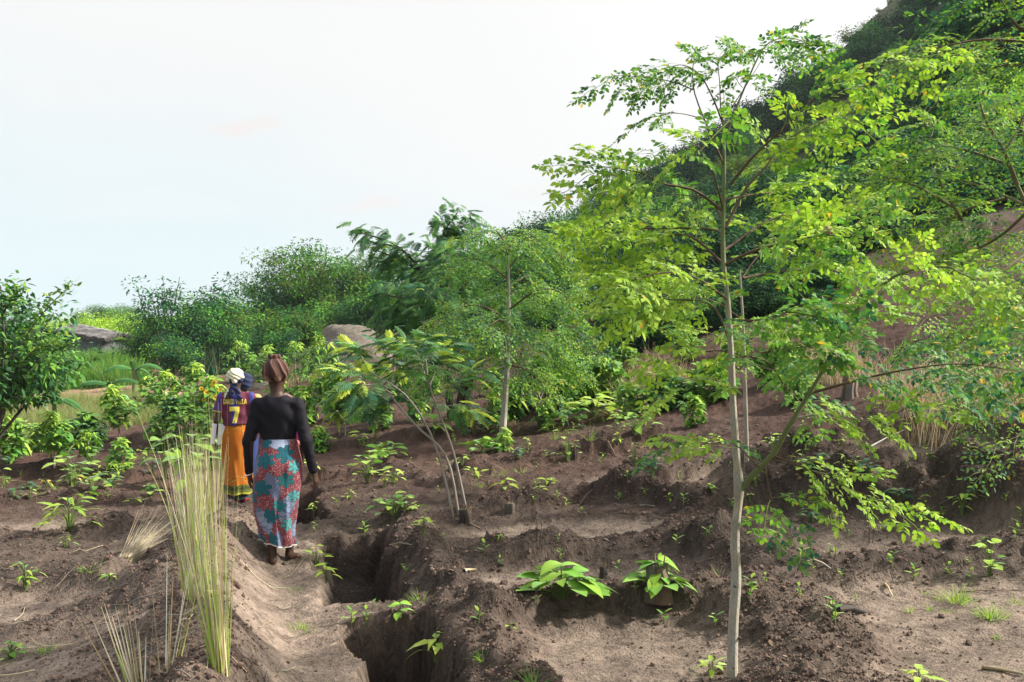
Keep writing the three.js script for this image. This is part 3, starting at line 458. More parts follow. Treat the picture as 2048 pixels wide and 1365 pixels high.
// ---------------------------------------------------------------- the sapling in front
{
  const D = 5.15, base = at(1464, 1390, D); base.y = gy(base.x, base.z) - .02;
  const o = thing('moringa_sapling', 'slender young tree with a smooth pale trunk and bright feathery leaves', 'tree', base), R = rng(77), count = { n: 0 };
  const trunkPts = rel([[1464, 1400], [1467, 1250], [1473, 1150], [1470, 1080], [1478, 985], [1472, 900], [1466, 800], [1462, 700], [1455, 600], [1447, 520], [1447, 430], [1449, 330], [1447, 240]], D, base); trunkPts[0].y = -.1;
  const tg = new Geo(), TP = spline(trunkPts, 60), rt = rng(2);
  tube(tg, TP, (s) => .029 - .022 * s + (Math.abs(s - .35) < .03 ? .004 : 0) + .001 * Math.sin(s * 60), 0, rgb(.43, .39, .31), 14, .1, rt);
  for (let i = 0; i < tg.n; i++) { const y = tg.p[i * 3 + 1], k = sstep(1.6, 2.4, y); tg.c[i * 3] = lerp(tg.c[i * 3], .2, k); tg.c[i * 3 + 1] = lerp(tg.c[i * 3 + 1], .23, k); tg.c[i * 3 + 2] = lerp(tg.c[i * 3 + 2], .09, k); }
  const tr = mesh('trunk', tg, barkM, o);
  for (const [px, py, r] of [[1470, 1172, .009], [1480, 1276, .008], [1460, 1045, .007], [1466, 1335, .007]]) { const q = at(px, py, D - .02).sub(base), kn = new Geo(); tube(kn, [q.clone().add(V(0, -.006, -.01)), q.clone().add(V(.002, 0, .012))], r * 1.2, r * .6, C.twig, 8); mesh('bark_knot', kn, barkM, tr); }
  // [points, r0, r1, leaves, leaves from, sets, twigs]
  const gA = [MOR.a], gAB = [MOR.a, MOR.b], gC = [MOR.c, MOR.b], gT = [MOR.top], gAC = [MOR.a, MOR.c];
  const L = [
    [[[1478, 985], [1510, 945, -.05], [1545, 912, -.1], [1580, 850, -.16], [1612, 800, -.2], [1645, 745, -.22], [1690, 655, -.3], [1740, 590, -.35], [1800, 548, -.42], [1880, 530, -.5], [1950, 560, -.55]], .017, .004, 15, .55, [MOR.a], rgb(.17, .2, .07)],
    [[[1622, 787, -.2], [1700, 765, -.28], [1800, 742, -.35], [1920, 728, -.4], [2050, 745, -.42]], .008, .002, 14, .25, [MOR.c], C.twig],
    [[[1590, 838, -.16], [1650, 828, -.2], [1740, 842, -.25], [1835, 818, -.3]], .006, .002, 7, .2, gA, C.pale],
    [[[1548, 912, -.1], [1620, 940, -.2], [1700, 978, -.28], [1800, 1018, -.35]], .005, .0015, 8, .25, gA, C.twig],
    [[[1520, 938, -.06], [1470, 890, -.25], [1410, 870, -.4], [1350, 880, -.45]], .004, .0015, 5, .25, gAC, C.twig],
    [[[1530, 925, -.08], [1540, 985, -.18], [1565, 1050, -.22]], .003, .001, 3, .4, gC, C.twig],
    [[[1475, 708], [1440, 702, .15], [1400, 706, .3], [1330, 720, .4]], .005, .0015, 6, .2, gA, C.twig],
    [[[1475, 708], [1537, 726, .12], [1580, 790, .2], [1625, 850, .25]], .006, .0015, 5, .2, gC, C.twig],
    [[[1462, 690], [1425, 612, .2], [1354, 600, .4], [1290, 605, .5], [1235, 630, .6]], .007, .0015, 14, .2, gAB, C.twig],
    [[[1455, 600], [1400, 560, -.2], [1340, 545, -.4], [1270, 560, -.5], [1225, 580, -.55]], .007, .0015, 14, .2, gA, C.twig],
    [[[1448, 530], [1390, 478, .15], [1350, 470, .3], [1290, 495, .45], [1225, 530, .5]], .008, .0015, 13, .25, gA, C.twig],
    [[[1450, 530], [1508, 502, -.1], [1580, 485, -.2], [1655, 467, -.3], [1760, 440, -.4]], .009, .002, 13, .25, gAB, C.twig],
    [[[1486, 557, .05], [1545, 545, .2], [1655, 540, .35], [1760, 560, .4]], .007, .0015, 11, .2, gAB, C.twig],
    [[[1460, 640], [1520, 640, -.3], [1580, 625, -.5], [1660, 640, -.6]], .006, .0015, 10, .25, gC, C.twig],
    [[[1460, 660], [1480, 650, .4], [1560, 640, .7], [1640, 660, .9]], .006, .0015, 9, .3, gAB, C.twig],
    [[[1447, 480], [1430, 460, .2], [1278, 457, .35], [1220, 457, .4], [1165, 468, .45]], .007, .0015, 13, .3, gA, C.twig],
    [[[1442, 420], [1388, 380, -.1], [1321, 366, -.15], [1289, 348, -.18], [1240, 338, -.2], [1185, 332, -.25]], .008, .0015, 13, .35, [MOR.a, MOR.top], C.twig],
    [[[1446, 440], [1420, 400, .35], [1360, 390, .6], [1290, 385, .8]], .006, .0015, 8, .3, gAB, C.twig],
    [[[1451, 457], [1493, 376, .1], [1532, 334, .15], [1570, 285, .2], [1648, 239, .22], [1735, 222, .25]], .009, .0015, 13, .3, gAB, C.twig],
    [[[1461, 369], [1507, 313, -.1], [1553, 270, -.15], [1606, 221, -.2], [1662, 172, -.25], [1740, 130, -.3], [1840, 118, -.35]], .008, .0015, 13, .35, [MOR.top, MOR.a], C.twig],
    [[[1448, 400], [1500, 390, .3], [1570, 380, .5], [1650, 350, .6]], .006, .0015, 9, .25, gA, C.twig],
    [[[1450, 500], [1540, 440, .3], [1620, 420, .5], [1730, 400, .6]], .007, .0015, 11, .2, gA, C.twig],
    [[[1447, 330], [1423, 270, -.03], [1409, 239, -.04], [1388, 180, -.05], [1386, 135, -.05], [1390, 108, -.05]], .006, .0015, 4, .6, gT, C.twig],
    [[[1447, 250], [1423, 190, .05], [1398, 148, .08], [1366, 130, .1], [1320, 140, .12]], .005, .0012, 4, .5, gT, C.twig],
    [[[1447, 260], [1441, 205], [1440, 170], [1437, 130, .02], [1440, 112]], .004, .001, 5, .5, gT, C.twig],
    [[[1454, 270], [1475, 211, .05], [1497, 158, .1], [1518, 112, .12], [1539, 85, .14], [1570, 76, .16], [1609, 84, .18], [1634, 122, .2]], .006, .0015, 8, .4, gT, rgb(.17, .2, .07)],
    [[[1388, 180, -.05], [1349, 165, -.1], [1296, 155, -.15], [1226, 151, -.2]], .0035, .001, 4, .35, gT, C.twig],
    [[[1409, 239, -.04], [1366, 228, -.1], [1310, 226, -.15]], .003, .001, 2, .5, gT, C.twig],
    [[[1450, 235], [1490, 175, -.15], [1530, 110, -.25]], .003, .001, 3, .4, gT, C.twig],
    [[[1464, 780], [1430, 760, -.2], [1380, 760, -.35], [1330, 780, -.4]], .004, .001, 5, .3, gA, C.twig],
    [[[1447, 420], [1420, 330, -.2], [1390, 290, -.3], [1360, 300, -.35]], .005, .0015, 6, .4, gAB, C.twig],
    [[[1462, 720], [1560, 700, -.5], [1650, 690, -.7]], .005, .001, 6, .3, gC, C.twig],
  ];
  for (const [pts, r0, r1, n, from, sets, col] of L) {
    const P = spline(rel(pts, D, base), 14), G = new Geo(); tube(G, P, r0, r1, col, 7, .1, R);
    const b = mesh('branch', G, barkM, o);
    const small = sets === gT;
    leavesAlong(o, P, n <= 4 && !small ? n : Math.round(n * (small ? 1.5 : 1.08)), from, R, sets, leafM, { size: small ? .68 : .84, up: small ? -.05 : -.06, tilt: 1, count });
  }
  restLeaves(o, count, leafM); console.log('sapling leaves', count.n);
  // snail on the right branch
  const sp = at(1656, 462, D - .3), s = thing('snail', 'round pale brown snail shell clinging to the thin right branch', 'snail', sp), sg = new Geo();
  const pts = []; for (let k = 0; k <= 60; k++) { const a = k / 60 * 15, r = .021 * (1 - k / 66); pts.push(V(Math.cos(a) * r * .6, Math.sin(a) * r * .6, .018 * k / 60)); }
  tube(sg, pts, (q) => .015 * (1 - q * .85), 0, rgb(.42, .25, .19), 9, .2, R); mesh('shell', sg, barkM, s);
  const sb = new Geo(); tube(sb, spline([V(-.022, -.018, 0), V(0, -.021, .004), V(.03, -.02, .006)], 6), .007, .004, rgb(.2, .15, .11), 7); mesh('foot', sb, barkM, s);
}
// generic moringa: trunk and limbs by where they show, with leaves on side twigs
function moringa(label, D, trunkPx, r0, limbs, sets, opt, seed) {
  const base = at(trunkPx[0][0], trunkPx[0][1], D); base.y = gy(base.x, base.z) - .02;
  const o = thing('moringa_tree', label, 'tree', base), R = rng(seed), count = { n: 0 }, tg = new Geo(), tp = rel(trunkPx, D, base); tp[0].y = -.1;
  tube(tg, spline(tp, 30), r0, r0 * (opt.taper ?? .3), opt.bark ?? C.pale, 10, .12, R); mesh('trunk', tg, barkM, o);
  for (const [pts, n, rr = .3] of limbs) {
    const P = spline(rel(pts, D, base), 12), G = new Geo(); tube(G, P, r0 * rr, r0 * rr * .2, opt.limb ?? C.twig, 6, .1, R);
    mesh('branch', G, barkM, o);
    leavesAlong(o, P, Math.round(n * (opt.dense ?? 1)), opt.from ?? .15, R, sets, leafM, { size: opt.size ?? 1, up: opt.up ?? .05, tilt: opt.tilt ?? .5, spread: opt.spread ?? .9, count, jit: opt.jit ?? 0 });
  }
  restLeaves(o, count, leafM); console.log(label, count.n);
}
moringa('second slim pale trunk standing just behind the young tree in front', 10.3, [[1495, 995], [1493, 880], [1490, 760], [1486, 640], [1480, 540]], .03, [[[[1488, 700], [1400, 660, .4], [1290, 640, .6]], 9], [[[1488, 690], [1590, 640, .5], [1680, 610, .8]], 9], [[[1485, 640], [1420, 600, -.6], [1330, 590, -.9]], 8], [[[1482, 560], [1530, 500, .5], [1600, 470, .8]], 8], [[[1488, 720], [1540, 740, -.6], [1600, 760, -.8]], 6]], [MOR.b, MOR.a, MOR.fineA], { size: 1.05, from: .25 }, 301);
moringa('slim moringa with a bare pale trunk in the middle of the field', 16.1, [[1003, 874], [1010, 800], [1016, 700], [1018, 600], [1016, 500]], .062, [
  [[[1016, 700], [960, 690, .3], [900, 720, .5], [860, 760, .6]], 12], [[[1016, 690], [1080, 660, .2], [1130, 680, .4], [1150, 730, .5]], 14], [[[1017, 640], [950, 610, -.4], [890, 630, -.6], [850, 680, -.7]], 13], [[[1017, 620], [1080, 580, -.4], [1130, 590, -.7], [1160, 650, -.8]], 15],
  [[[1017, 560], [960, 520, .5], [910, 520, .8]], 11], [[[1016, 540], [1060, 490, .3], [1110, 500, .4], [1140, 560, .5]], 14], [[[1016, 510], [1000, 470, 0], [980, 455, .1]], 8], [[[1016, 510], [1030, 470, -.2], [1060, 460, -.3]], 8], [[[1016, 740], [1060, 700, .6], [1100, 710, .9]], 4], [[[1012, 770], [980, 745, .3], [950, 765, .4]], 2], [[[1014, 730], [1050, 740, -.6], [1090, 770, -.7]], 4], [[[1017, 660], [1000, 640, -.8], [980, 650, -1.2]], 8], [[[1017, 600], [1040, 560, .8], [1060, 550, 1.2]], 8],
], [MOR.fineA, MOR.fineB, MOR.fineB], { size: 1.2, up: -.3, tilt: .7, taper: .2, dense: 2.4, jit: .18, from: .0, bark: rgb(.5, .46, .4) }, 302);
moringa('larger moringa leaning in from the edge with a canopy of fine drooping leaves', 8.2, [[2290, 1010], [2270, 820], [2210, 640], [2130, 500], [2060, 420], [2035, 370]], .048, [
  [[[2035, 370], [2009, 304], [1969, 234], [1955, 170]], 10, .45], [[[2009, 304], [2035, 262], [2060, 200, -.2]], 8], [[[2009, 326], [1921, 297, -.2], [1874, 293, -.3], [1790, 330, -.4]], 12], [[[2013, 397], [1940, 417, .3], [1896, 440, .4], [1800, 480, .5]], 13], [[[1925, 440, .2], [1910, 417], [1881, 366], [1870, 297], [1855, 256], [1826, 209]], 12], [[[1906, 414, .2], [1819, 366, .1], [1720, 345, 0]], 10], [[[2060, 420], [1990, 480, .4], [1900, 520, .6], [1780, 560, .7]], 15], [[[2100, 470], [2010, 540, -.4], [1930, 600, -.5], [1850, 640, -.6]], 15],
  [[[2130, 520], [2040, 600, .3], [1960, 660, .5], [1860, 680, .6]], 14], [[[2150, 560], [2080, 660, -.3], [2000, 720, -.4], [1920, 760, -.5]], 14], [[[2180, 620], [2100, 720, .4], [2030, 800, .5], [1960, 840, .6]], 7], [[[2200, 640], [2130, 760, -.2], [2060, 860, -.3], [1990, 890, -.4]], 5], [[[2060, 400], [2050, 300, .5], [2040, 180, .7]], 10], [[[2100, 440], [2120, 300, .3], [2090, 150, .4]], 9], [[[2050, 410], [1980, 380, .8], [1900, 350, 1.1]], 10], [[[2120, 500], [2020, 470, 1], [1940, 450, 1.4]], 12], [[[2140, 540], [2050, 560, 1.1], [1980, 560, 1.5]], 12], [[[2190, 640], [2120, 640, 1.2], [2050, 660, 1.6]], 12],
], [MOR.fineA, MOR.fineB, MOR.fineB, MOR.fineA], { size: 1.0, up: -.06, tilt: .8, dense: 1.05, bark: rgb(.2, .21, .1), limb: rgb(.19, .16, .08) }, 303);
moringa('taller moringa behind the leaning one reaching past the top corner', 10.5, [[2330, 900], [2260, 600], [2170, 300], [2100, 130], [2060, 60]], .06, [
  [[[2060, 60], [2038, 55], [2009, 11], [1980, -60]], 8, .4], [[[2075, 85], [1972, 79, -.2], [1900, 90, -.3], [1830, 110, -.3]], 10], [[[2100, 130], [2020, 130, .4], [1930, 150, .6]], 10], [[[2130, 200], [2060, 190, -.4], [1990, 210, -.6]], 9], [[[2070, 70], [2060, 0], [2030, -50]], 7], [[[2150, 260], [2050, 270, .6], [1960, 270, .9]], 11],
], [MOR.fineA, MOR.fineB], { size: 1.1, up: -.1, dense: 1.3 }, 304);

// ---------------------------------------------------------------- trees with drooping fans of leaflets
function fanLeaf(seed, cols, len = .5, droop = .5) {
  const R = rng(seed), G = new Geo(), n = 9, base = R.pick(cols);
  const P = (s) => V(len * s, -droop * len * s * s, 0);
  for (let k = 0; k < 4; k++) { const a = P(k / 4), b = P((k + 1) / 4); G.q(G.v(a.x, a.y, .004, C.green), G.v(b.x, b.y, .004, C.green), G.v(b.x, b.y, -.004, C.green), G.v(a.x, a.y, -.004, C.green)); }
  for (let k = 0; k < n; k++) for (const sg of [-1, 1]) { const s = .2 + .8 * k / (n - 1), L = len * .42 * Math.sin(.7 + s * 1.9) * R.r(.85, 1.1); blade(G, P(s), V(.42 + s * .5, -.12 - droop * .35 * s, sg * .85), V(R.s() * .2, 1, R.s() * .2), L, len * .085, tint(base, R, .22), { kind: 'strip', droop: R.r(.25, .6), fold: .12 }); }
  return G.build();
}
const FAN = { dark: [1, 2, 3].map((s) => fanLeaf(160 + s, [C.dark, mixC(C.blue, C.mid, .4), mixC(C.dark, C.mid, .6)], .5, .65)), mid: [1, 2, 3].map((s) => fanLeaf(170 + s, [mixC(C.mid, C.blue, .4), C.blue], .5, .4)), new: [1, 2].map((s) => fanLeaf(180 + s, [rgb(.55, .66, .06), C.lime], .4, .6)) };
function fanTree(label, D, stems, limbs, sets, opt, seed) {
  const base = at(stems[0][0][0], stems[0][0][1], D); base.y = gy(base.x, base.z);
  const o = thing(opt.name ?? 'fan_leaved_tree', label, opt.cat ?? 'tree', base), R = rng(seed), count = { n: 0 };
  for (const s of stems) { const G = new Geo(), P = rel(s, D, base); P[0].y = Math.min(P[0].y, -.05); tube(G, spline(P, 16), opt.r, opt.r * .45, opt.bark, 8, .15, R); mesh('trunk', G, barkM, o); }
  for (const [pts, n] of limbs) { const P = spline(rel(pts, D, base), 10), G = new Geo(); tube(G, P, opt.r * .4, opt.r * .12, opt.bark, 5, .1, R); mesh('branch', G, barkM, o); leavesAlong(o, P, Math.round(n * (opt.dense ?? 1)), opt.from ?? .2, R, sets, leafM, { size: opt.size ?? 1, up: opt.up ?? .05, tilt: .55, spread: 1, count, jit: opt.jit ?? 0 }); if (opt.tips) leavesAlong(o, P, opt.tips, opt.tipFrom ?? .8, R, [FAN.new], leafM, { size: (opt.size ?? 1) * .9, up: .25, tilt: .6, spread: 1, count }); }
  restLeaves(o, count, leafM); console.log(label, count.n);
}
fanTree('dark spreading tree with drooping fan leaves and a thick brown trunk', 19, [[[918, 865], [922, 800], [930, 740], [905, 680], [880, 620]], [[925, 780], [950, 720], [930, 640, .5]], [[905, 700], [890, 740]]], [
  [[[880, 620], [840, 540], [790, 490], [720, 465]], 13], [[[890, 640], [880, 540], [885, 470], [915, 425]], 14], [[[900, 640], [930, 560, .6], [950, 500, .8]], 12], [[[880, 640], [820, 600, -.6], [770, 590, -.9]], 12], [[[890, 660], [830, 650, .5], [770, 650, .8]], 11], [[[900, 660], [960, 620, -.6], [1010, 610, -.8]], 10], [[[880, 620], [850, 560, .8], [820, 530, 1.2]], 11], [[[890, 600], [900, 530, -.7], [890, 490, -1]], 11], [[[890, 680], [850, 690, -.8], [800, 690, -1.1]], 10], [[[920, 680], [950, 670, .8], [990, 680, 1.2]], 9], [[[885, 640], [870, 600, -1], [850, 580, -1.6]], 11], [[[900, 640], [920, 590, 1], [930, 560, 1.5]], 10], [[[840, 540], [800, 520, .3], [750, 500, .4]], 7], [[[885, 480], [905, 460, .1], [935, 450, .2]], 7],
], [FAN.dark, FAN.mid, FAN.mid], { r: .1, bark: rgb(.075, .045, .032), size: .5, up: -.15, tips: 4, tipFrom: .3, dense: 8, jit: .3 }, 401);
fanTree('leaning shrub with pale bare stems and bright feathery tops', 9.6, [[[908, 1032], [890, 960], [862, 870], [810, 790], [740, 745]], [[920, 985], [890, 910], [830, 850], [780, 790], [760, 760]], [[935, 985, .3], [905, 900, .3], [868, 800, .3], [850, 740, .3]]], [
  [[[760, 770], [710, 740], [665, 740]], 9], [[[740, 745], [720, 710, .2], [700, 695, .3]], 9], [[[790, 790], [740, 770, -.3], [690, 780, -.4]], 8], [[[780, 780], [790, 720, .3], [780, 690, .4]], 8], [[[850, 750], [830, 700, .3], [800, 685, .4]], 9], [[[860, 770], [880, 720, .3], [890, 690, .4]], 10], [[[855, 750], [850, 700, 0], [850, 675, 0]], 9], [[[868, 800, .2], [920, 760, .4], [945, 740, .5]], 8], [[[800, 790], [770, 800, .2], [720, 815, .3]], 7], [[[870, 820, .2], [920, 810, .1], [945, 830, 0]], 6], [[[850, 740], [810, 740, .6], [770, 740, .9]], 8],
], [FAN.mid, FAN.new, FAN.mid, FAN.dark], { r: .015, bark: rgb(.36, .32, .27), size: .42, up: .1, dense: 2, jit: .07, name: 'feathery_shrub', cat: 'shrub', tips: 5, tipFrom: .55 }, 402);

// ---------------------------------------------------------------- saplings with clusters of long leaves
function clusterGeo(seed, { n = 9, len = .2, wid = .055, cols, droop = .5, kind = 'lance', up = .3 }) { const R = rng(seed), G = new Geo(); for (let k = 0; k < n; k++) { const a = k * 2.4 + R(), e = R.r(-.35, .9) + up - .3; blade(G, V(R.s() * .02, R.s() * .03, R.s() * .02), V(Math.cos(a), e, Math.sin(a)), V(R.s() * .3, 1, R.s() * .3), len * R.r(.7, 1.2), wid * R.r(.8, 1.2), tint(R.pick(cols), R, .2), { kind, droop: droop * R.r(.6, 1.4), fold: .2 }); } return G.build(); }
const CL = {
  mango: [1, 2, 3].map((s) => clusterGeo(200 + s, { cols: [C.mid, C.dark, mixC(C.mid, C.bright, .5)], droop: .8 })), fresh: [1, 2].map((s) => clusterGeo(210 + s, { cols: [C.bright, C.lime, mixC(C.mid, C.bright, .5)], droop: .7, len: .18 })),
  broad: [1, 2, 3].map((s) => clusterGeo(220 + s, { cols: [C.mid, mixC(C.mid, C.dark, .4), mixC(C.mid, C.bright, .4)], len: .15, wid: .085, droop: .4, kind: 'oval', n: 10 })), dark: [1, 2].map((s) => clusterGeo(230 + s, { cols: [C.dark, C.mid, C.blue], len: .14, wid: .07, droop: .35, kind: 'oval', n: 11 })),
};
function sapling(label, px, py, topPy, wPx, sets, { stem = .3, lean = 0, n = 26, name = 'sapling', cat = 'sapling', size = 1, seed = px, stemCol = C.pale, mat = glossM, group } = {}) {
  const b = onGround(px, py), d = -b.z, H = (py - topPy) / F * d, Wd = wPx / F * d / 2, o = thing(name, label, cat, b, 0, group), R = rng(seed * 7 + 1);
  n = Math.round(n * 1.9);
  const top = V(lean * H, H * .93, R.s() * .06), G = new Geo(), P = spline([V(0, -.08, 0), V(lean * H * .25 + R.s() * .02, H * .4, 0), top], 10); tube(G, P, .011 + H * .007, .005, stemCol, 7, .15, R); mesh('stem', G, barkM, o);
  for (let k = 0; k < n; k++) {
    const s = stem + (1 - stem) * (k + .5) / n, c = P[Math.min(10, Math.round(s * 10))], a = k * 2.4 + R(), prof = Math.sin(Math.PI * clamp((s - stem) / (1 - stem) * .8 + .16)), r = Wd * prof * R.r(.3, 1) * .9;
    const q = V(c.x + Math.cos(a) * r, c.y + r * .15 + R.s() * .04, c.z + Math.sin(a) * r), m = mesh('leaf_cluster', R.pick(s > .86 || R() < .12 ? sets[1] : sets[0]), mat, o); m.position.copy(q); m.rotation.set(R.s() * .4, R() * 6.28, R.s() * .4); m.scale.setScalar(size * R.r(.75, 1.2) * clamp(Wd * 2 / .62, .4, 1.15));
    if (k % 3 === 0 && r > .08) { const tg = new Geo(); tube(tg, [V(c.x, c.y - .04, c.z), q], .005, .003, C.green, 4); mesh('twig', tg, barkM, o); }
  }
  return o;
}
const M = [CL.mango, CL.fresh], B = [CL.broad, CL.fresh], K = [CL.dark, CL.broad];
sapling('slim sapling with a bare thin stem in the left plot', 108, 940, 822, 80, B, { stem: .45, n: 18 });
sapling('dark bushy sapling between the slim one and the bent one', 172, 900, 828, 90, K, { stem: .15, n: 24 });
sapling('bright sapling with a pale bent stem near the banana plants', 238, 885, 772, 85, B, { stem: .4, n: 20, lean: -.12 });
sapling('small pale sapling below the dark bushy one', 176, 938, 862, 55, B, { stem: .4, n: 12 });
sapling('sapling partly cut by the picture edge above the left plot', 18, 925, 830, 80, B, { stem: .3, n: 18 });
sapling('young tree with drooping leaves standing before the boulder', 640, 800, 664, 115, M, { stem: .15, n: 38 });
sapling('sapling on a clean pale stem under the feathery shrub', 690, 872, 765, 95, B, { stem: .45, n: 22 });
sapling('thin stemmed sapling beside the clean pale stem', 660, 840, 745, 75, B, { stem: .45, n: 18 });
sapling('dense round sapling with drooping bright leaves in mid field', 1143, 808, 700, 105, M, { stem: .08, n: 42 });
sapling('dark sapling propped by leaning stakes behind the round one', 1075, 800, 716, 80, K, { stem: .35, n: 22 });
sapling('leafy sapling right beside the trunk of the slim moringa', 1030, 830, 758, 72, M, { stem: .1, n: 26 });
sapling('loose bright sapling right of the dense round one', 1205, 800, 715, 110, B, { stem: .15, n: 28 });
sapling('bright young tree above the cream headscarf', 478, 765, 680, 95, B, { stem: .1, n: 28 });
sapling('bright young tree just left of the brown headwrap', 535, 770, 690, 90, B, { stem: .1, n: 26 });
sapling('bright young tree showing right of the brown headwrap', 590, 765, 680, 90, B, { stem: .1, n: 26 });
sapling('bushy young tree before the pale path', 330, 830, 740, 95, B, { stem: .06, n: 30 });
sapling('tall bright bush behind the sunflowers', 388, 815, 722, 105, B, { stem: .06, n: 34 });
sapling('dense bush with pale leaf tips left of the sunflowers', 352, 900, 792, 130, [CL.broad, CL.dark], { stem: .04, n: 46 });
sapling('small leafy bush behind the dense one', 298, 820, 748, 80, B, { stem: .1, n: 22 });
sapling('leafy bush hanging over the ridge beside the orange skirt', 408, 935, 850, 80, K, { stem: .05, n: 26 });
sapling('dark glossy bush on the earth mound', 1335, 815, 755, 115, K, { stem: .03, n: 40 });
sapling('light bush in the shade behind the pale trunk', 1420, 800, 720, 110, B, { stem: .06, n: 30 });
sapling('low pale bush under the right limb of the young tree', 1560, 770, 680, 130, B, { stem: .06, n: 34 });
sapling('pale green bush on the red slope behind the limb', 1640, 690, 610, 120, B, { stem: .05, n: 32 });
sapling('round bush at the foot of the hill behind the dark tree', 1120, 740, 660, 80, K, { stem: .1, n: 22 });
for (const [px, py, t, w] of [[610, 850, 770, 70], [560, 815, 755, 60], [640, 905, 850, 50], [760, 860, 790, 60], [830, 845, 780, 55], [985, 850, 790, 50], [1095, 855, 800, 55], [1260, 830, 765, 65], [1180, 770, 710, 60], [1390, 850, 790, 60], [1010, 905, 860, 40], [240, 940, 880, 60], [80, 905, 850, 60], [1600, 800, 730, 80], [800, 800, 745, 60], [1250, 740, 690, 70], [985, 790, 740, 55], [860, 790, 735, 60], [1290, 700, 640, 80], [1370, 720, 650, 90], [740, 830, 780, 45], [1470, 720, 640, 90]]) sapling(where('small leafy sapling', px, py), px, py, t, w, B, { stem: .15, n: 14, group: 'saplings in the back rows' });
{ // sunflowers
  const o = sapling('leafy sunflower bush with several yellow flower heads beside the jersey', 425, 870, 752, 95, B, { stem: .04, n: 36, name: 'sunflower_bush', cat: 'sunflower' }), b = o.position, R = rng(8), pet = new Geo(), disc = new Geo();
  for (let k = 0; k < 20; k++) { const a = k / 20 * 6.28; blade(pet, V(Math.cos(a) * .02, Math.sin(a) * .02, .002 * (k % 2)), V(Math.cos(a), Math.sin(a), .15), V(0, 0, 1), .06, .024, tint(rgb(.75, .5, .02), R, .15), { kind: 'lance', droop: 0 }); }
  tube(disc, [V(0, 0, -.008), V(0, 0, .006)], .026, .02, rgb(.14, .07, .02), 12); const pg = pet.build(), dg = disc.build();
  for (const [px, py, s] of [[428, 766, 1.15], [412, 785, .9], [416, 790, .8], [440, 780, .8], [430, 795, .9], [402, 778, .7], [408, 800, .7], [422, 810, .6]]) { const q = at(px, py, -b.z - .35).sub(b), h = new THREE.Group(); h.name = 'flower_head'; h.position.copy(q); h.rotation.set(-.2 + R.s() * .5, R.s() * .7, 0); h.scale.setScalar(s); o.add(h); mesh('petals', pg, leafM, h); mesh('seed_disc', dg, plainM, h); }
}
// ---------------------------------------------------------------- banana plants
function banana(label, px, py, leaves) {
  const b = onGround(px, py), d = -b.z, o = thing('banana_plant', label, 'banana plant', b), R = rng(px), G = new Geo(); tube(G, [V(0, -.1, 0), V(.01, .3, 0), V(0, .55, 0)].map((v) => v.multiplyScalar(d / 20)), .06 * d / 20, .035 * d / 20, rgb(.16, .2, .07), 8, .15, R); mesh('stem', G, barkM, o);
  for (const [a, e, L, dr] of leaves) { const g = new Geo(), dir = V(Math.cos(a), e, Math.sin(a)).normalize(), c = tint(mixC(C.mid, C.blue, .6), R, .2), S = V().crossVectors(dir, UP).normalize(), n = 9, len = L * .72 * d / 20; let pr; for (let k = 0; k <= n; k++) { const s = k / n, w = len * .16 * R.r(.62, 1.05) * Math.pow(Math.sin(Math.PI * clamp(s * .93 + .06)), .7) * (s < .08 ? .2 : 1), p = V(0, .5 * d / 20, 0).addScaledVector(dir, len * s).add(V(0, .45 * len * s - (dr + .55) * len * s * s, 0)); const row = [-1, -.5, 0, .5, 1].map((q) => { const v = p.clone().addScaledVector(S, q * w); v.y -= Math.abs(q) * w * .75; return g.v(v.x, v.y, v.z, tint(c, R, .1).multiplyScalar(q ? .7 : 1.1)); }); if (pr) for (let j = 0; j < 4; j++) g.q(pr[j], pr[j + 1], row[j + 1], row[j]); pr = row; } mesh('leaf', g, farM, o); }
}
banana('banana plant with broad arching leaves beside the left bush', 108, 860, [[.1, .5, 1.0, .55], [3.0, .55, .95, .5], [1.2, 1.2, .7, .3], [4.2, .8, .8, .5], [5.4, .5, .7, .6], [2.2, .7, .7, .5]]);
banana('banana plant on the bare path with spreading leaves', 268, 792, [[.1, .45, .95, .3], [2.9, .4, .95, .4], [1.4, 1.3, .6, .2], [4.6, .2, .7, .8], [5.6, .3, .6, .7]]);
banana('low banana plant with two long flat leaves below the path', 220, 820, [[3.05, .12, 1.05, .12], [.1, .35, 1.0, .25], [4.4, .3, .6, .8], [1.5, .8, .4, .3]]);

// ---------------------------------------------------------------- low plants: every large leaf its own mesh
const bigLeaf = {}; for (const [k, kind, w, cs, dr] of [['teak', 'broad', .66, [C.mid, mixC(C.mid, C.bright, .3), mixC(C.mid, C.bright, .5)], .5], ['bean', 'heart', .85, [C.bright, C.lime, C.mid], .3], ['fresh', 'lance', .42, [C.bright, C.lime], .4], ['long', 'lance', .3, [C.mid, C.bright], .5], ['weed', 'broad', .5, [C.dark, C.mid, C.olive, C.blue], .5], ['wilt', 'lance', .4, [C.olive, C.mid, C.yellow, C.olive], .9], ['sun', 'broad', .75, [C.mid, mixC(C.mid, C.bright, .5)], .7]]) bigLeaf[k] = [1, 2, 3, 4].map((s) => { const R = rng(s * 31 + kind.length), G = new Geo(), c = R.pick(cs), o = { kind, droop: dr * R.r(.6, 1.3), fold: R.r(.1, .3) }; const a = G.n; blade(G, V(.0, 0, 0), V(1, 0, 0), UP, 1, w, tint(c, R, .2), o); for (let q = 0; q < G.n; q++) { const u = G.u[q * 2]; if (u === .5) { G.c[q * 3] *= 1.25; G.c[q * 3 + 1] *= 1.2; } } return G.build(); });
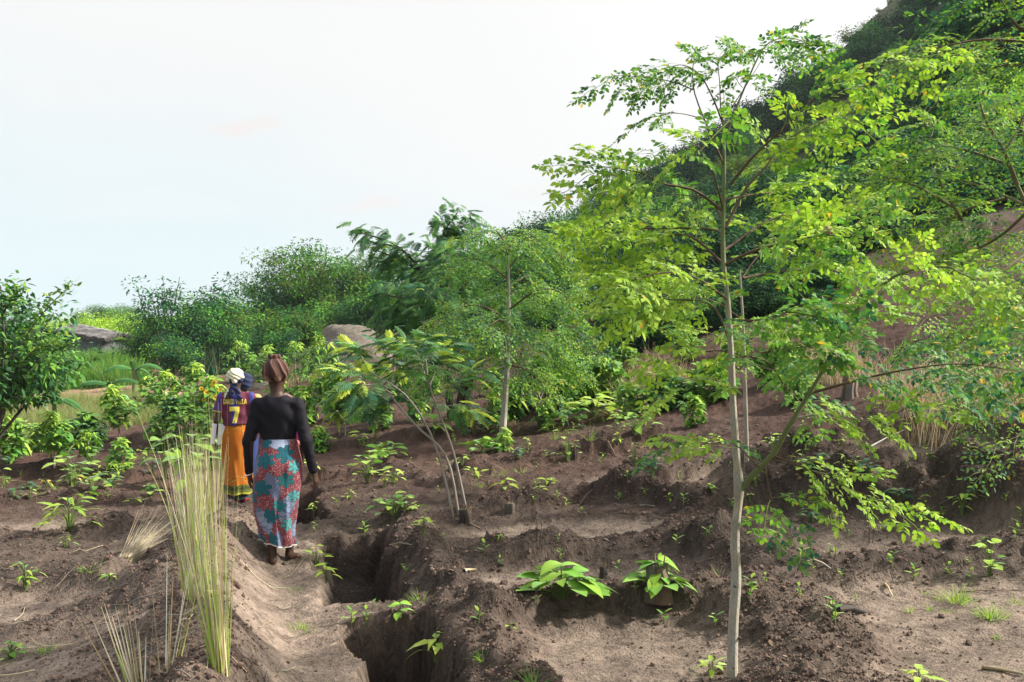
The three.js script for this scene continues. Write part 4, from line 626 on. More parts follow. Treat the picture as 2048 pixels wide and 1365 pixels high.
function lowPlant(label, px, py, wPx, hPx, kind, n, { name = 'leafy_plant', cat = 'plant', leaf = .3, seed = px, group, stemmy = false, spread = 1 } = {}) {
  const b = onGround(px, py), d = -b.z, W2 = wPx / F * d / 2, H = hPx / F * d, o = thing(name, label, cat, b, 0, group), R = rng(seed * 13 + 5), st = new Geo(), L = leaf * W2 * 2;
  for (let k = 0; k < n; k++) {
    const a = k * 2.4 + R.s() * .4, s = Math.sqrt((k + .5) / n), rad = Math.max(0, W2 * spread * s - L * .45), hh = H * (stemmy ? R.r(.25, 1) : (1 - .65 * s * s) * R.r(.6, 1)), q = V(Math.cos(a) * rad, hh, Math.sin(a) * rad * .9);
    const m = mesh('leaf', R.pick(bigLeaf[kind]), kind === 'teak' ? glossM : leafM, o); m.position.copy(q); m.quaternion.copy(basis(V(Math.cos(a), R.r(-.1, .55), Math.sin(a)), V(R.s() * .35, 1, R.s() * .35))); m.scale.setScalar(L * R.r(.65, 1.15));
    tube(st, spline([V(Math.cos(a) * .01, -.02, Math.sin(a) * .01), V(q.x * .4, hh * .7, q.z * .4), q], 4), .0035, .002, C.green, 4);
  }
  mesh('stems', st, barkM, o); return o;
}
lowPlant('large leaved plant growing in the sandy hollow, the wider one', 1122, 1198, 168, 74, 'teak', 40, { leaf: .3 });
lowPlant('large leaved plant around dead stumps right of the wider one', 1316, 1188, 122, 74, 'teak', 30, { leaf: .34 });
lowPlant('bright leafy shoot leaning over the rim of the near pit', 872, 1318, 96, 58, 'fresh', 11, { leaf: .5 });
lowPlant('small long leaved shoot beside the young trunk at the bottom', 1425, 1350, 78, 36, 'fresh', 8, { leaf: .5 });
lowPlant('yellowing leafy plant at the bottom edge', 1838, 1368, 70, 36, 'fresh', 9, { leaf: .55 });
lowPlant('tall drooping broad leaved plant on the ridge left of the dry grass', 385, 990, 120, 120, 'sun', 22, { leaf: .32, stemmy: true });
lowPlant('second broad leaved stem beside the drooping one', 330, 960, 90, 90, 'sun', 14, { leaf: .34, stemmy: true });
lowPlant('papaya seedling with deeply cut leaves in the left plot', 139, 1062, 120, 72, 'long', 30, { leaf: .3, stemmy: true, name: 'papaya_seedling', cat: 'papaya' });
lowPlant('smaller papaya seedling lower in the left plot', 50, 1180, 68, 52, 'long', 14, { leaf: .42, stemmy: true, name: 'papaya_seedling', cat: 'papaya' });
lowPlant('tiny papaya seedling between the two left plots', 130, 1092, 46, 26, 'long', 9, { leaf: .45, name: 'papaya_seedling', cat: 'papaya' });
lowPlant('yellow green bean plant with round leaves in the left plot', 150, 972, 110, 62, 'bean', 26, { leaf: .24, stemmy: true });
lowPlant('round leaved bean plant at the outer end of the left plot', 185, 985, 70, 40, 'bean', 14, { leaf: .28 });
lowPlant('dark green low leafy mound beside the brown tree trunk', 965, 908, 92, 36, 'teak', 22, { leaf: .34 });
lowPlant('dark green low leafy mound behind the leaning shrub', 772, 915, 82, 36, 'teak', 18, { leaf: .34 });
lowPlant('drooping leafy plant hanging from the leaning stems', 868, 870, 60, 60, 'teak', 12, { leaf: .5, stemmy: true });
lowPlant('bright low plant with long leaves before the round sapling', 1190, 832, 98, 48, 'fresh', 26, { leaf: .42 });
lowPlant('bright round leaved plant left of the long leaved one', 1110, 834, 72, 36, 'bean', 20, { leaf: .32 });
lowPlant('upright leafy plant in front of the long leaved one', 1155, 855, 48, 58, 'bean', 20, { leaf: .38, stemmy: true });
lowPlant('dark low plant behind the long leaved one', 1165, 805, 70, 36, 'teak', 18, { leaf: .35 });
lowPlant('low plant with bluish leaves on the bank', 1270, 870, 90, 46, 'teak', 24, { leaf: .22, stemmy: true });
lowPlant('creeping bean vine beside the second pit', 790, 1030, 112, 48, 'bean', 28, { leaf: .2 });
lowPlant('leafy weed above the creeping bean vine', 735, 965, 84, 62, 'bean', 24, { leaf: .26, stemmy: true });
lowPlant('small upright seedling with hanging leaves beside the far pit', 848, 1070, 40, 56, 'fresh', 8, { leaf: .62, stemmy: true });
lowPlant('light green weed on the pit edge by the bare feet', 632, 1130, 56, 40, 'fresh', 10, { leaf: .4 });
lowPlant('bright shoot growing from the pit wall by the bare feet', 652, 1160, 46, 44, 'fresh', 9, { leaf: .5 });
lowPlant('dark leafy weed at the near end of the second pit', 800, 1232, 56, 26, 'teak', 7, { leaf: .5 });
lowPlant('climbing vine plant with round leaves on the right bund', 1980, 1150, 62, 66, 'bean', 13, { leaf: .38, stemmy: true });
lowPlant('bright three leaved seedling on the mound behind the pits', 1020, 1258, 32, 12, 'fresh', 4, { leaf: .6 });
lowPlant('low creeping weed at the left edge of the picture', 22, 1318, 66, 40, 'bean', 20, { leaf: .26 });
lowPlant('bright seedling rising from the trench behind the skirt', 628, 1035, 30, 38, 'fresh', 8, { leaf: .5, stemmy: true });
lowPlant('small shoot with folded leaves on the ridge flank', 218, 1160, 50, 14, 'long', 6, { leaf: .5 });
lowPlant('upright pale weed near the lone dry stalk', 1135, 925, 62, 66, 'bean', 18, { leaf: .2, stemmy: true });
lowPlant('yellowish drooping sapling in the back of the field', 720, 890, 48, 30, 'fresh', 12, { leaf: .5 });
for (const [px, py, w, h] of [[1055, 905, 26, 32], [1270, 935, 28, 50], [1545, 905, 50, 40], [1500, 1000, 26, 20], [1950, 990, 30, 30], [1340, 1005, 20, 22], [1850, 1008, 26, 24], [770, 975, 30, 26], [925, 930, 40, 24], [1000, 1080, 20, 14], [700, 1000, 30, 24], [1410, 905, 26, 22], [1790, 1060, 40, 18], [660, 900, 40, 30], [625, 960, 44, 40], [700, 850, 60, 36], [640, 880, 40, 30], [1080, 985, 34, 16], [285, 930, 50, 30], [235, 960, 46, 26], [60, 1000, 40, 26], [110, 910, 40, 24], [50, 870, 50, 30], [270, 1010, 40, 20], [1860, 920, 26, 26], [1940, 905, 30, 20], [1010, 980, 60, 24], [950, 960, 50, 30]]) lowPlant(where('small leafy weed', px, py), px, py, w, h, ['fresh', 'weed', 'bean', 'long', 'wilt'][px % 5], 6 + px % 6, { name: 'weed', leaf: .42, stemmy: h > 24, group: 'leafy weeds between the rows' });
{ // more weeds, thick in the middle rows
  const R = rng(64); for (let k = 0; k < 95; k++) { const px = k < 60 ? R.r(600, 1330) : k < 80 ? R.r(0, 330) : R.r(1400, 2048), py = k < 60 ? 770 + 230 * R() * R() : k < 80 ? R.r(860, 1010) : R.r(860, 1060), w = R.r(22, 56) * (py > 900 ? 1 : .8); const kd = R.pick(['fresh', 'bean', 'weed', 'weed', 'wilt', 'long']); lowPlant('', px, py, w, w * R.r(.4, .9), kd, 5 + Math.floor(R() * 10), { name: 'weed', cat: 'weed', leaf: .4, stemmy: R() < .5, seed: k + 9000, group: 'green weeds scattered over the dug field' }).userData.label = where({ fresh: 'bright narrow leaved weed', bean: 'round leaved weed', weed: 'dark leafy weed', wilt: 'yellowing drooping weed', long: 'thin leaved weed' }[kd], px, py); }
}
{ // seedlings: one mesh each
  const protos = [1, 2, 3, 4].map((s) => { const R = rng(500 + s), G = new Geo(); for (let k = 0; k < 3 + s; k++) { const a = k * 2.4 + R(); blade(G, V(0, .02 + .012 * k, 0), V(Math.cos(a), R.r(.3, 1), Math.sin(a)), UP, R.r(.035, .06), .018, tint(R.pick([C.bright, C.lime, C.mid]), R, .2), { kind: 'oval', droop: .2 }); } tube(G, [V(0, -.02, 0), V(0, .07, 0)], .003, .002, C.green, 4); return G.build(); });
  const R = rng(91); let n = 0;
  for (let k = 0; k < 900 && n < 170; k++) {
    const px = R.r(0, 2048), py = 800 + 460 * Math.pow(R(), 1.7); if (px < 620 && (px > 300 || py > 1000)) continue;
    const b = onGround(px, py); if (T.pit > .1 || T.sand > .7 && R() < .7 || -b.z > 24) continue;
    const s = mesh('seedling', protos[n % 4], leafM); s.position.copy(b); s.rotation.y = R() * 6; s.scale.setScalar(R.r(.6, 1.5)); tag(s, 'small pale green seedling sprouting from bare soil', 'seedling', 'seedlings on the bare soil'); n++;
  }
}

// ---------------------------------------------------------------- grasses
function stalk(G, o, dir, len, w, c, bend, R, seg = 5) { // a flat grass blade that bends over under its weight
  const D = dir.clone().normalize(), S = V(R.s(), 0, R.s()).normalize(); let a = -1, b = -1, p = o.clone(); const d = D.clone();
  for (let k = 0; k <= seg; k++) { const ww = w * (1 - .85 * k / seg) / 2, l = G.v(p.x - S.x * ww, p.y, p.z - S.z * ww, c), r = G.v(p.x + S.x * ww, p.y, p.z + S.z * ww, c); if (k) G.q(a, b, r, l); a = l; b = r; d.add(V(D.x * bend, -bend * .9, D.z * bend).multiplyScalar(1 / seg)).normalize(); p.addScaledVector(d, len / seg); }
}
function tussock(label, base, { n = 160, len = 1, r = .1, lean = .2, green = .35, w = .007, bend = .6, dx = 0, name = 'dry_grass_tussock', seed = 1, cut = 0 }) {
  const o = thing(name, label, 'grass', base), R = rng(seed), parts = { green_blades: new Geo(), dry_stalks: new Geo() };
  for (let k = 0; k < n; k++) {
    const a = R() * 6.28, q = Math.sqrt(R()), isG = R() < green, G = parts[isG ? 'green_blades' : 'dry_stalks'], x = Math.cos(a) * q * r, z = Math.sin(a) * q * r;
    const c = tint(isG ? mixC(C.green, C.lime, .3 + R() * .6) : R.pick([rgb(.72, .62, .38), rgb(.7, .66, .5), C.straw, C.strawD]), R, .25), L = len * (cut ? R.r(.35, .75) : R.r(.45, 1.08));
    const wild = R() < .12 ? 2.6 : 1;
    stalk(G, V(x, -.03, z), V(Math.cos(a) * lean * q * wild * (wild > 1 && Math.cos(a) > 0 ? .3 : 1) + R.s() * .05 + dx, 1, Math.sin(a) * lean * q * wild + R.s() * .06), L, w * R.r(.6, 1.3), c, (cut ? .05 : bend) * R() * R() * wild, R, 6);
  }
  for (const [nm, G] of Object.entries(parts)) if (G.n) mesh(nm, G, dryM, o);
}
const crestAt = (d, off = 0) => { const x = crest(d) + off; return V(x, terrain(x, d), -d); };
tussock('tallest dry grass tussock rising from the ridge at the bottom of the picture', crestAt(4.22, .14), { n: 105, len: 1.15, r: .04, green: .4, lean: .06, dx: -.06, seed: 11, w: .0045 });
tussock('dry grass tussock on the ridge just behind the tallest one', crestAt(5.6, -.02), { n: 120, len: .95, r: .055, lean: .07, dx: -.05, seed: 12, green: .22, w: .005 });
tussock('pale wispy tussock on the ridge crest level with the bare feet', crestAt(6.9, -.08), { n: 95, len: .85, r: .06, lean: .1, dx: -.04, seed: 13, green: .2 });
tussock('farthest wispy tussock on the ridge beside the orange skirt', crestAt(8.3, -.16), { n: 80, len: .72, r: .08, lean: .14, dx: -.05, seed: 14, green: .2 });
tussock('short tussock of cut dry stalks at the bottom of the ridge', at(275, 1400, 4.2).setY(gy(at(275, 1400, 4.2).x, -4.2)), { n: 26, len: .62, r: .06, lean: .35, green: .12, seed: 15, cut: 1, dx: -.18, w: .009 });
tussock('few cut stalks with one green blade beside the tall tussock', at(335, 1390, 4.25).setY(gy(at(335, 1390, 4.25).x, -4.25)), { n: 16, len: .75, r: .05, lean: .2, green: .3, seed: 16, cut: 1, dx: .1, w: .008 });
{ // sheaf lying on the ridge flank
  const b = onGround(292, 1108), o = thing('straw_sheaf', 'bundle of dry straw lying down the flank of the ridge', 'straw bundle', b), R = rng(17), G = new Geo(), H = new Geo();
  const dir = V().subVectors(onGround(348, 1062), onGround(238, 1150)), L = dir.length() * .62; dir.normalize();
  for (let k = 0; k < 170; k++) stalk(k % 3 ? G : H, V(-dir.x * L * .6 + R.s() * .05, -dir.y * L * .6 + .03 + R() * .09, -dir.z * L * .6 + R.s() * .05), dir.clone().add(V(R.s() * .16, R.r(-.02, .14), R.s() * .16)), L * R.r(.6, 1.35), .007, tint(R.pick([C.straw, C.strawD, rgb(.34, .29, .2)]), R, .2), .15 * R.s(), R, 4);
  mesh('straw', G, dryM, o); mesh('chaff', H, dryM, o);
}
{ // crumbs of earth and shredded litter lying all over the near soil
  const mk = (name, label, g, mat, n, seed, put) => { const R = rng(seed), ms = [], m = new THREE.Matrix4(), q = new THREE.Quaternion(), e = new THREE.Euler(), cs = []; for (let k = 0; k < n * 2 && ms.length < n; k++) { const d = 4 * Math.pow(3.4, R()), x = R.r(-.56, .56) * d, y = terrain(x, d); if (T.pit > .1 && R() < .8) continue; if (R() > .22 + T.bund * 1.0 - T.sand * .2 - (Math.abs(x - crest(d) - .5) < .35 ? .18 : 0)) continue; e.set(R() * 6, R() * 6, R() * 6); if (put) e.set(R.s() * .4, R() * 6.3, R.s() * .4); const s = R.r(.003, .0085) * (R() < .07 ? 2.2 : 1) * (put || 1) * (d > 8 ? 1.3 : 1); ms.push(m.compose(V(x, y + s * .3 / (put || 1), -d), q.setFromEuler(e), V(s, s * R.r(.6, 1), s * R.r(.7, 1.2))).clone()); cs.push(R.r(.55, 1.35)); } const im = new THREE.InstancedMesh(g, mat, ms.length); ms.forEach((w, i) => { im.setMatrixAt(i, w); im.setColorAt(i, rgb(cs[i], cs[i] * .98, cs[i] * .96)); }); im.name = numbered(name); im.castShadow = im.receiveShadow = true; scene.add(im); tag(im, label, 'soil', null, 'stuff'); };
  const g = new THREE.IcosahedronGeometry(1, 1), p = g.attributes.position, c = new Float32Array(p.count * 3); for (let i = 0; i < p.count; i++) { const n = 1 + .5 * noise(p.getX(i) * 1.9, p.getY(i) * 1.7 + p.getZ(i) * 1.3); p.setXYZ(i, p.getX(i) * n, p.getY(i) * n, p.getZ(i) * n); c.set([.12, .077, .06], i * 3); } g.setAttribute('color', new THREE.BufferAttribute(c, 3)); g.computeVertexNormals();
  mk('soil_crumbs_gravel', 'crumbs and small lumps of earth strewn over the dug soil', g, plainM, 42000, 35, 0);
  const L = new Geo(), RL = rng(4); blade(L, V(-1, 0, 0), V(1, .1, 0), UP, 2, .7, rgb(.23, .15, .09), { kind: 'lance', droop: .1 }); mk('leaf_litter_debris', 'shredded dry leaf litter on the dug soil', L.build(), dryM, 5000, 36, 1.7);
}
{ // loose straws on the path and flank
  const R = rng(18);
  for (let k = 0; k < 46; k++) { const px = k < 34 ? R.r(300, 620) : R.r(0, 300), py = R.r(1080, 1360), b = onGround(px, py); if (T.pit > .1) continue; const G = new Geo(), a = R() * 6.28, l = R.r(.1, .38), P = []; for (let j = 0; j <= 5; j++) { const s = (j / 5 - .5) * l, x = b.x + Math.cos(a) * s, z = b.z + Math.sin(a) * s + .03 * Math.sin(j); P.push(V(x - b.x, gy(x, z) - b.y + .012 + (j === 5 ? .03 * R() : 0), z - b.z)); } tube(G, P, .0028, .0016, tint(R.pick([C.straw, C.strawD, rgb(.12, .09, .07)]), R, .25), 4); const m = mesh('loose_straw', G, dryM); m.position.copy(b); tag(m, 'dry straw lying on the trodden soil of the ridge', 'straw', 'straws lying on the ridge'); }
}
function tuft(label, px, py, wPx, hPx, n, cols, group, name = 'grass_tuft') {
  const b = onGround(px, py), d = -b.z, W2 = wPx / F * d / 2, H = hPx / F * d, R = rng(px * 3 + py), G = new Geo();
  for (let k = 0; k < n; k++) { const a = R() * 6.28, q = Math.sqrt(R()), up = R.r(.4, 1); stalk(G, V(Math.cos(a) * q * W2 * .55, -.01, Math.sin(a) * q * W2 * .55), V(Math.cos(a) * .7 * q + R.s() * .35, up + .25, Math.sin(a) * .7 * q + R.s() * .35), H * R.r(.6, 1.25), .0055, tint(R.pick(cols), R, .2), R.r(.3, 1.3), R, 4); }
  const m = mesh(name, G, leafM); m.position.copy(b); return tag(m, label, 'grass', group);
}
const gCols = [C.bright, C.lime, C.mid, mixC(C.bright, C.straw, .3)];
tuft('thick yellow green grass tuft on the sandy flat at right', 1918, 1205, 56, 46, 90, gCols); tuft('widest bright grass patch near the right edge', 1985, 1235, 84, 36, 150, gCols);
tuft('thin dry grass tuft against the young trunk', 1440, 1158, 40, 34, 36, [C.straw, C.green]); tuft('spiky narrow leaved tuft at the bottom centre', 1065, 1372, 64, 60, 46, [C.mid, C.green]); tuft('thin green tuft on the slope beside the near pit', 966, 1318, 40, 32, 22, [C.mid, C.bright]);
tuft('creeping green grass on the path by the near pit', 598, 1262, 90, 22, 70, gCols); tuft('sparse creeping grass on the path below the bare feet', 580, 1182, 84, 14, 44, [C.mid, C.bright]); tuft('grassy weed beside the near end of the second pit', 838, 1205, 56, 30, 44, gCols);
tuft('fine grass clump in the left furrow', 180, 1140, 70, 20, 46, [C.mid, C.bright]); tuft('grass clump by the ridge below the papaya', 95, 1305, 60, 26, 40, [C.mid, C.bright]);
for (const [px, py, w, h] of [[1862, 1222, 18, 20], [1895, 1226, 24, 18], [1820, 1225, 16, 18], [1850, 1190, 20, 14], [1940, 1205, 26, 20], [1995, 1278, 14, 16], [1880, 1200, 22, 22], [2030, 1210, 30, 26], [1575, 1088, 40, 10], [1000, 950, 50, 22], [1040, 945, 40, 20], [960, 975, 40, 22], [730, 890, 40, 26], [620, 900, 40, 26], [1110, 880, 26, 36], [1180, 880, 30, 44]]) tuft(where('small grass tuft', px, py), px, py, w, h, 26, gCols, 'small grass tufts');
// far tall grass, and dry stalks on the slope
function grassField(name, label, spots, cols, hgt, wid, nPer, seed) {
  const R = rng(seed), G = new Geo(); for (let k = 0; k < 40; k++) stalk(G, V(R.s() * .35, -.05, R.s() * .35), V(R.s() * .3, 1, R.s() * .3), R.r(.5, 1.05), wid, tint(R.pick(cols), R, .3), R.r(.2, .9), R, 4);
  const g = G.build(), ms = [], m = new THREE.Matrix4(), q = new THREE.Quaternion();
  for (const [px, py, rx, rd, k = 1] of spots) { const c = onGround(px, py); for (let j = 0; j < nPer * k; j++) { const x = c.x + R.s() * rx, z = c.z + R.s() * rd, s = hgt * R.r(.6, 1.2) * k; q.setFromAxisAngle(UP, R() * 6.28); ms.push(m.compose(V(x, gy(x, z), z), q, V(s, s, s)).clone()); } }
  const im = new THREE.InstancedMesh(g, farM, ms.length); ms.forEach((x, i) => im.setMatrixAt(i, x)); im.name = numbered(name); im.castShadow = im.receiveShadow = true; scene.add(im); tag(im, label, 'grass', null, 'stuff');
}
grassField('tall_grass', 'tall soft green grass in front of the thatched hut and along the path', [[90, 760, 2.6, 2.4], [140, 750, 3, 3], [170, 748, 2.4, 3], [110, 730, 2.5, 4], [60, 780, 2, 3], [150, 772, 2.4, 1.5], [40, 720, 4, 5], [205, 735, 1.2, 2]], [mixC(C.mid, C.blue, .4), C.mid, C.green], 1.3, .03, 190, 21);
grassField('dry_meadow_grass', 'pale dry grass between the banana plants and the field', [[120, 830, 2.5, 2], [60, 850, 2, 1.5], [180, 805, 1.6, 1.2], [30, 900, 1, 1], [190, 845, 1.4, 1]], [mixC(C.straw, C.green, .5), C.green, C.mid, C.strawD], .5, .02, 110, 22);
grassField('reed_grass', 'tall blue green reeds behind the women', [[425, 745, .8, .8], [450, 748, .6, .8], [405, 750, .5, .6]], [C.blue, mixC(C.blue, C.straw, .3)], 1.5, .03, 20, 23);
grassField('dry_stalk_grass', 'dry pale maize stalks standing on the red slope', [[1300, 775, .5, .5], [1325, 770, .5, .5], [1900, 790, .8, .3], [1950, 800, .6, .3], [1850, 800, .4, .3], [1700, 760, .5, .4], [1165, 700, 1.2, .4], [560, 770, 1, 1], [590, 765, .6, .8], [1640, 730, .6, .3]], [C.straw, C.strawD, mixC(C.straw, C.pale, .5)], .75, .014, 12, 24);

// ---------------------------------------------------------------- stumps, sticks, stones
function stump(label, px, py, wPx, hPx, col, seed) { const b = onGround(px, py), d = -b.z, r = wPx / F * d / 2, h = hPx / F * d, o = thing('tree_stump', label, 'stump', b), R = rng(seed), G = new Geo(); for (let s = 0; s < 3; s++) { const a = s * 2.1 + seed, ox = Math.cos(a) * r * .45, oz = Math.sin(a) * r * .45, hh = h * R.r(.55, 1); tube(G, [V(ox * 1.4, -.06, oz * 1.4), V(ox * 1.1, hh * .4, oz), V(ox + R.s() * r * .3, hh, oz)], (q) => r * (.75 - .25 * q) * (1 + .1 * Math.sin(q * 20)), 0, col, 9, .4, R, .25); } mesh('stump_wood', G, barkM, o); const S = new Geo(); for (let k = 0; k < 7; k++) { const a = R() * 6.28, q = V(Math.cos(a) * r * .7, h * R.r(.5, .9), Math.sin(a) * r * .7); tube(S, [q, q.clone().add(V(R.s() * .02, h * R.r(.15, .4), R.s() * .02))], r * .12, r * .03, tint(C.strawD, R, .3), 4); } mesh('splinter', S, barkM, o); }
const char_ = rgb(.045, .035, .03), grey = rgb(.17, .13, .1);
stump('dark splintered stump at the foot of the leaning shrub', 933, 1048, 26, 36, rgb(.07, .055, .045), 1); stump('small broken stump behind the wider large leaved plant', 1207, 1158, 18, 28, char_, 2); stump('forked grey stump inside the second large leaved plant', 1318, 1186, 46, 66, grey, 3); stump('tall burnt stump on the red slope behind the limb', 1700, 795, 28, 46, grey, 4); stump('small charred stump on the back bund', 1020, 1025, 18, 20, grey, 5); stump('low charred post beside the pale weeds', 1150, 920, 10, 34, char_, 6); stump('burnt stump high on the red slope', 1900, 700, 24, 22, grey, 7);
{
  const R = rng(33);
  for (const [x0, y0, x1, y1, r, c, lab] of [[1740, 896, 1808, 862, .009, C.pale, 'long pale stick lying on the right bank'], [1215, 885, 1232, 915, .012, grey, 'short grey stick stuck in the dark bank'], [1255, 905, 1292, 895, .01, C.strawD, 'bent dry stick on the bank above the sandy flat'], [1675, 1225, 1730, 1230, .02, char_, 'short charred log lying in the sandy hollow'], [1628, 1122, 1662, 1140, .008, C.pale, 'flat pale splinter on the sandy flat at right'], [1580, 1348, 1652, 1362, .006, C.pale, 'thin pale twig at the bottom of the mound'], [1160, 1010, 1185, 980, .006, grey, 'thin grey twig on the back bund'], [920, 1040, 960, 1060, .012, grey, 'dark stick beside the splintered stump'], [1965, 1340, 2046, 1352, .012, C.strawD, 'flat dry stick near the bottom corner'], [1915, 1186, 2048, 1182, .004, grey, 'thin wire like twig across the right flat'], [780, 1092, 825, 1092, .006, C.strawD, 'dry twig on the rim of the far pit'], [928, 1145, 952, 1142, .012, C.straw, 'pale bark chip on the mound'], [1770, 1170, 1785, 1195, .009, C.straw, 'pale standing chip on the right bund'], [1280, 1012, 1310, 1014, .006, C.pale, 'pale chip on the back bund'], [1050, 860, 1075, 866, .008, grey, 'grey stick behind the low leafy mound'], [1880, 1010, 1930, 985, .006, grey, 'grey twig on the upper right bank']]) {
    const a = onGround(x0, y0), b = onGround(x1, y1), m = a.clone().lerp(b, .5), G = new Geo(); tube(G, [a, m.clone().add(V(0, R.r(0, .02), 0)), b].map((p) => p.clone().sub(m).add(V(0, r * .8, 0))), r, r * .6, c, 7, .3, R, .2); const o = mesh('stick', G, barkM); o.position.copy(m); tag(o, lab, 'stick');
  }
  for (const [x0, y0, x1, y1, h] of [[1075, 808, 1100, 740, 0], [1088, 806, 1062, 750, 0]]) { const a = onGround(x0, y0), b = at(x1, y1, -a.z + .1), G = new Geo(); tube(G, [V(0, -.1, 0), b.sub(a)], .014, .01, C.pale, 6, .2, R); const o = mesh('wooden_stake', G, barkM); o.position.copy(a); tag(o, x1 > 1080 ? 'pale leaning stake propping the dark sapling, slanting towards the round one' : 'pale leaning stake propping the dark sapling, slanting towards the moringa trunk', 'stake'); }
  const stones = [1, 2, 3].map((s) => { const g = new THREE.IcosahedronGeometry(1, 2), p = g.attributes.position, c = new Float32Array(p.count * 3); for (let i = 0; i < p.count; i++) { const n = 1 + .3 * noise(p.getX(i) * 1.4 + s * 9, p.getY(i) * 1.4 + p.getZ(i)); p.setXYZ(i, p.getX(i) * n, p.getY(i) * n * .6, p.getZ(i) * n * .8); c.set([.2, .125, .095], i * 3); } g.setAttribute('color', new THREE.BufferAttribute(c, 3)); g.computeVertexNormals(); return g; });
  let n = 0; for (let k = 0; k < 400 && n < 90; k++) { const px = R.r(0, 2048), py = R.r(900, 1365), b = onGround(px, py); if (T.pit > .2) continue; const s = mesh('soil_clod', stones[n % 3], stoneM), q = R.r(.008, .024) * (R() < .1 ? 1.7 : 1); s.position.copy(b).y += q * .2; s.rotation.set(R(), R() * 6, R()); s.scale.setScalar(q); tag(s, 'small hard clod of earth lying on the soil', 'clod', 'earth clods on the soil'); n++; }
  // long dry twigs standing in the flats
  for (const [px, py, h, lab] of [[1073, 1080, 62, 'lone dry brown stalk standing on the sandy flat'], [1738, 1086, 50, 'pair of dry brown stalks standing on the right flat']]) { const b = onGround(px, py), o = thing('dry_stalk', lab, 'dry stalk', b), G = new Geo(), H = h / F * -b.z; for (let s = 0; s < 2; s++) tube(G, [V(s * .03, -.03, 0), V(s * .035 + .004, H * .5, 0), V(s * .04 - .01, H * (1 - s * .4), 0)], .004, .002, rgb(.1, .05, .035), 5); mesh('stem', G, barkM, o); const D2 = new Geo(); for (let k = 0; k < 8; k++) blade(D2, V(0, H * R.r(.6, 1), 0), V(R.s(), R.r(-.2, .8), R.s()), UP, .03, .012, rgb(.13, .07, .045), { kind: 'lance' }); mesh('dry_leaf', D2, dryM, o); }
}

// ---------------------------------------------------------------- the big bush at the left edge
{
  const g = grow({ seed: 88, h: 2.7, spread: 1.5, trunk: .12, limbs: 14, lift: .8, subs: 8, puff: .26, leaf: .11, per: 34, cols: [C.mid, C.dark, C.dark, C.mid, C.dark], trunkR: .05, shape: 'lance', wid: .5, droopLeaf: .25, trunkCol: rgb(.14, .11, .09) });
  const b = at(-25, 870, 14.5); b.y = gy(b.x, b.z); const o = treeThing('broadleaf_tree', 'broad leafy green tree reaching in from the left edge', 'tree', b, .6, 1.02, g, null, glossM);
  const R = rng(89), W = new Geo();
  for (const pts of [[[20, 720], [60, 660], [100, 610], [145, 568]], [[20, 760], [70, 700], [120, 690], [150, 685]], [[0, 640], [20, 600], [40, 575]], [[-10, 820], [30, 800], [60, 790]]]) { const P = spline(pts.map(([x, y]) => at(x, y, 14.2).sub(b).divideScalar(1.02).applyAxisAngle(UP, -.6)), 14); tube(W, P, .018, .004, rgb(.14, .11, .09), 5); const L = new Geo(); for (let k = 3; k < 15; k++) for (let j = 0; j < 15; j++) blade(L, P[Math.min(14, k)].clone().add(V(R.s() * .09, R.s() * .09, R.s() * .09)), V(R.s(), R.r(-.3, 1), R.s()), V(R.s() * .6, 1, R.s() * .6), R.r(.07, .12), .045, tint(R.pick([C.mid, C.dark, C.bright]), R, .2), { kind: 'lance', droop: .2 }); mesh('leaf_spray', L, glossM, o); }
  mesh('branch', W, barkM, o);
}

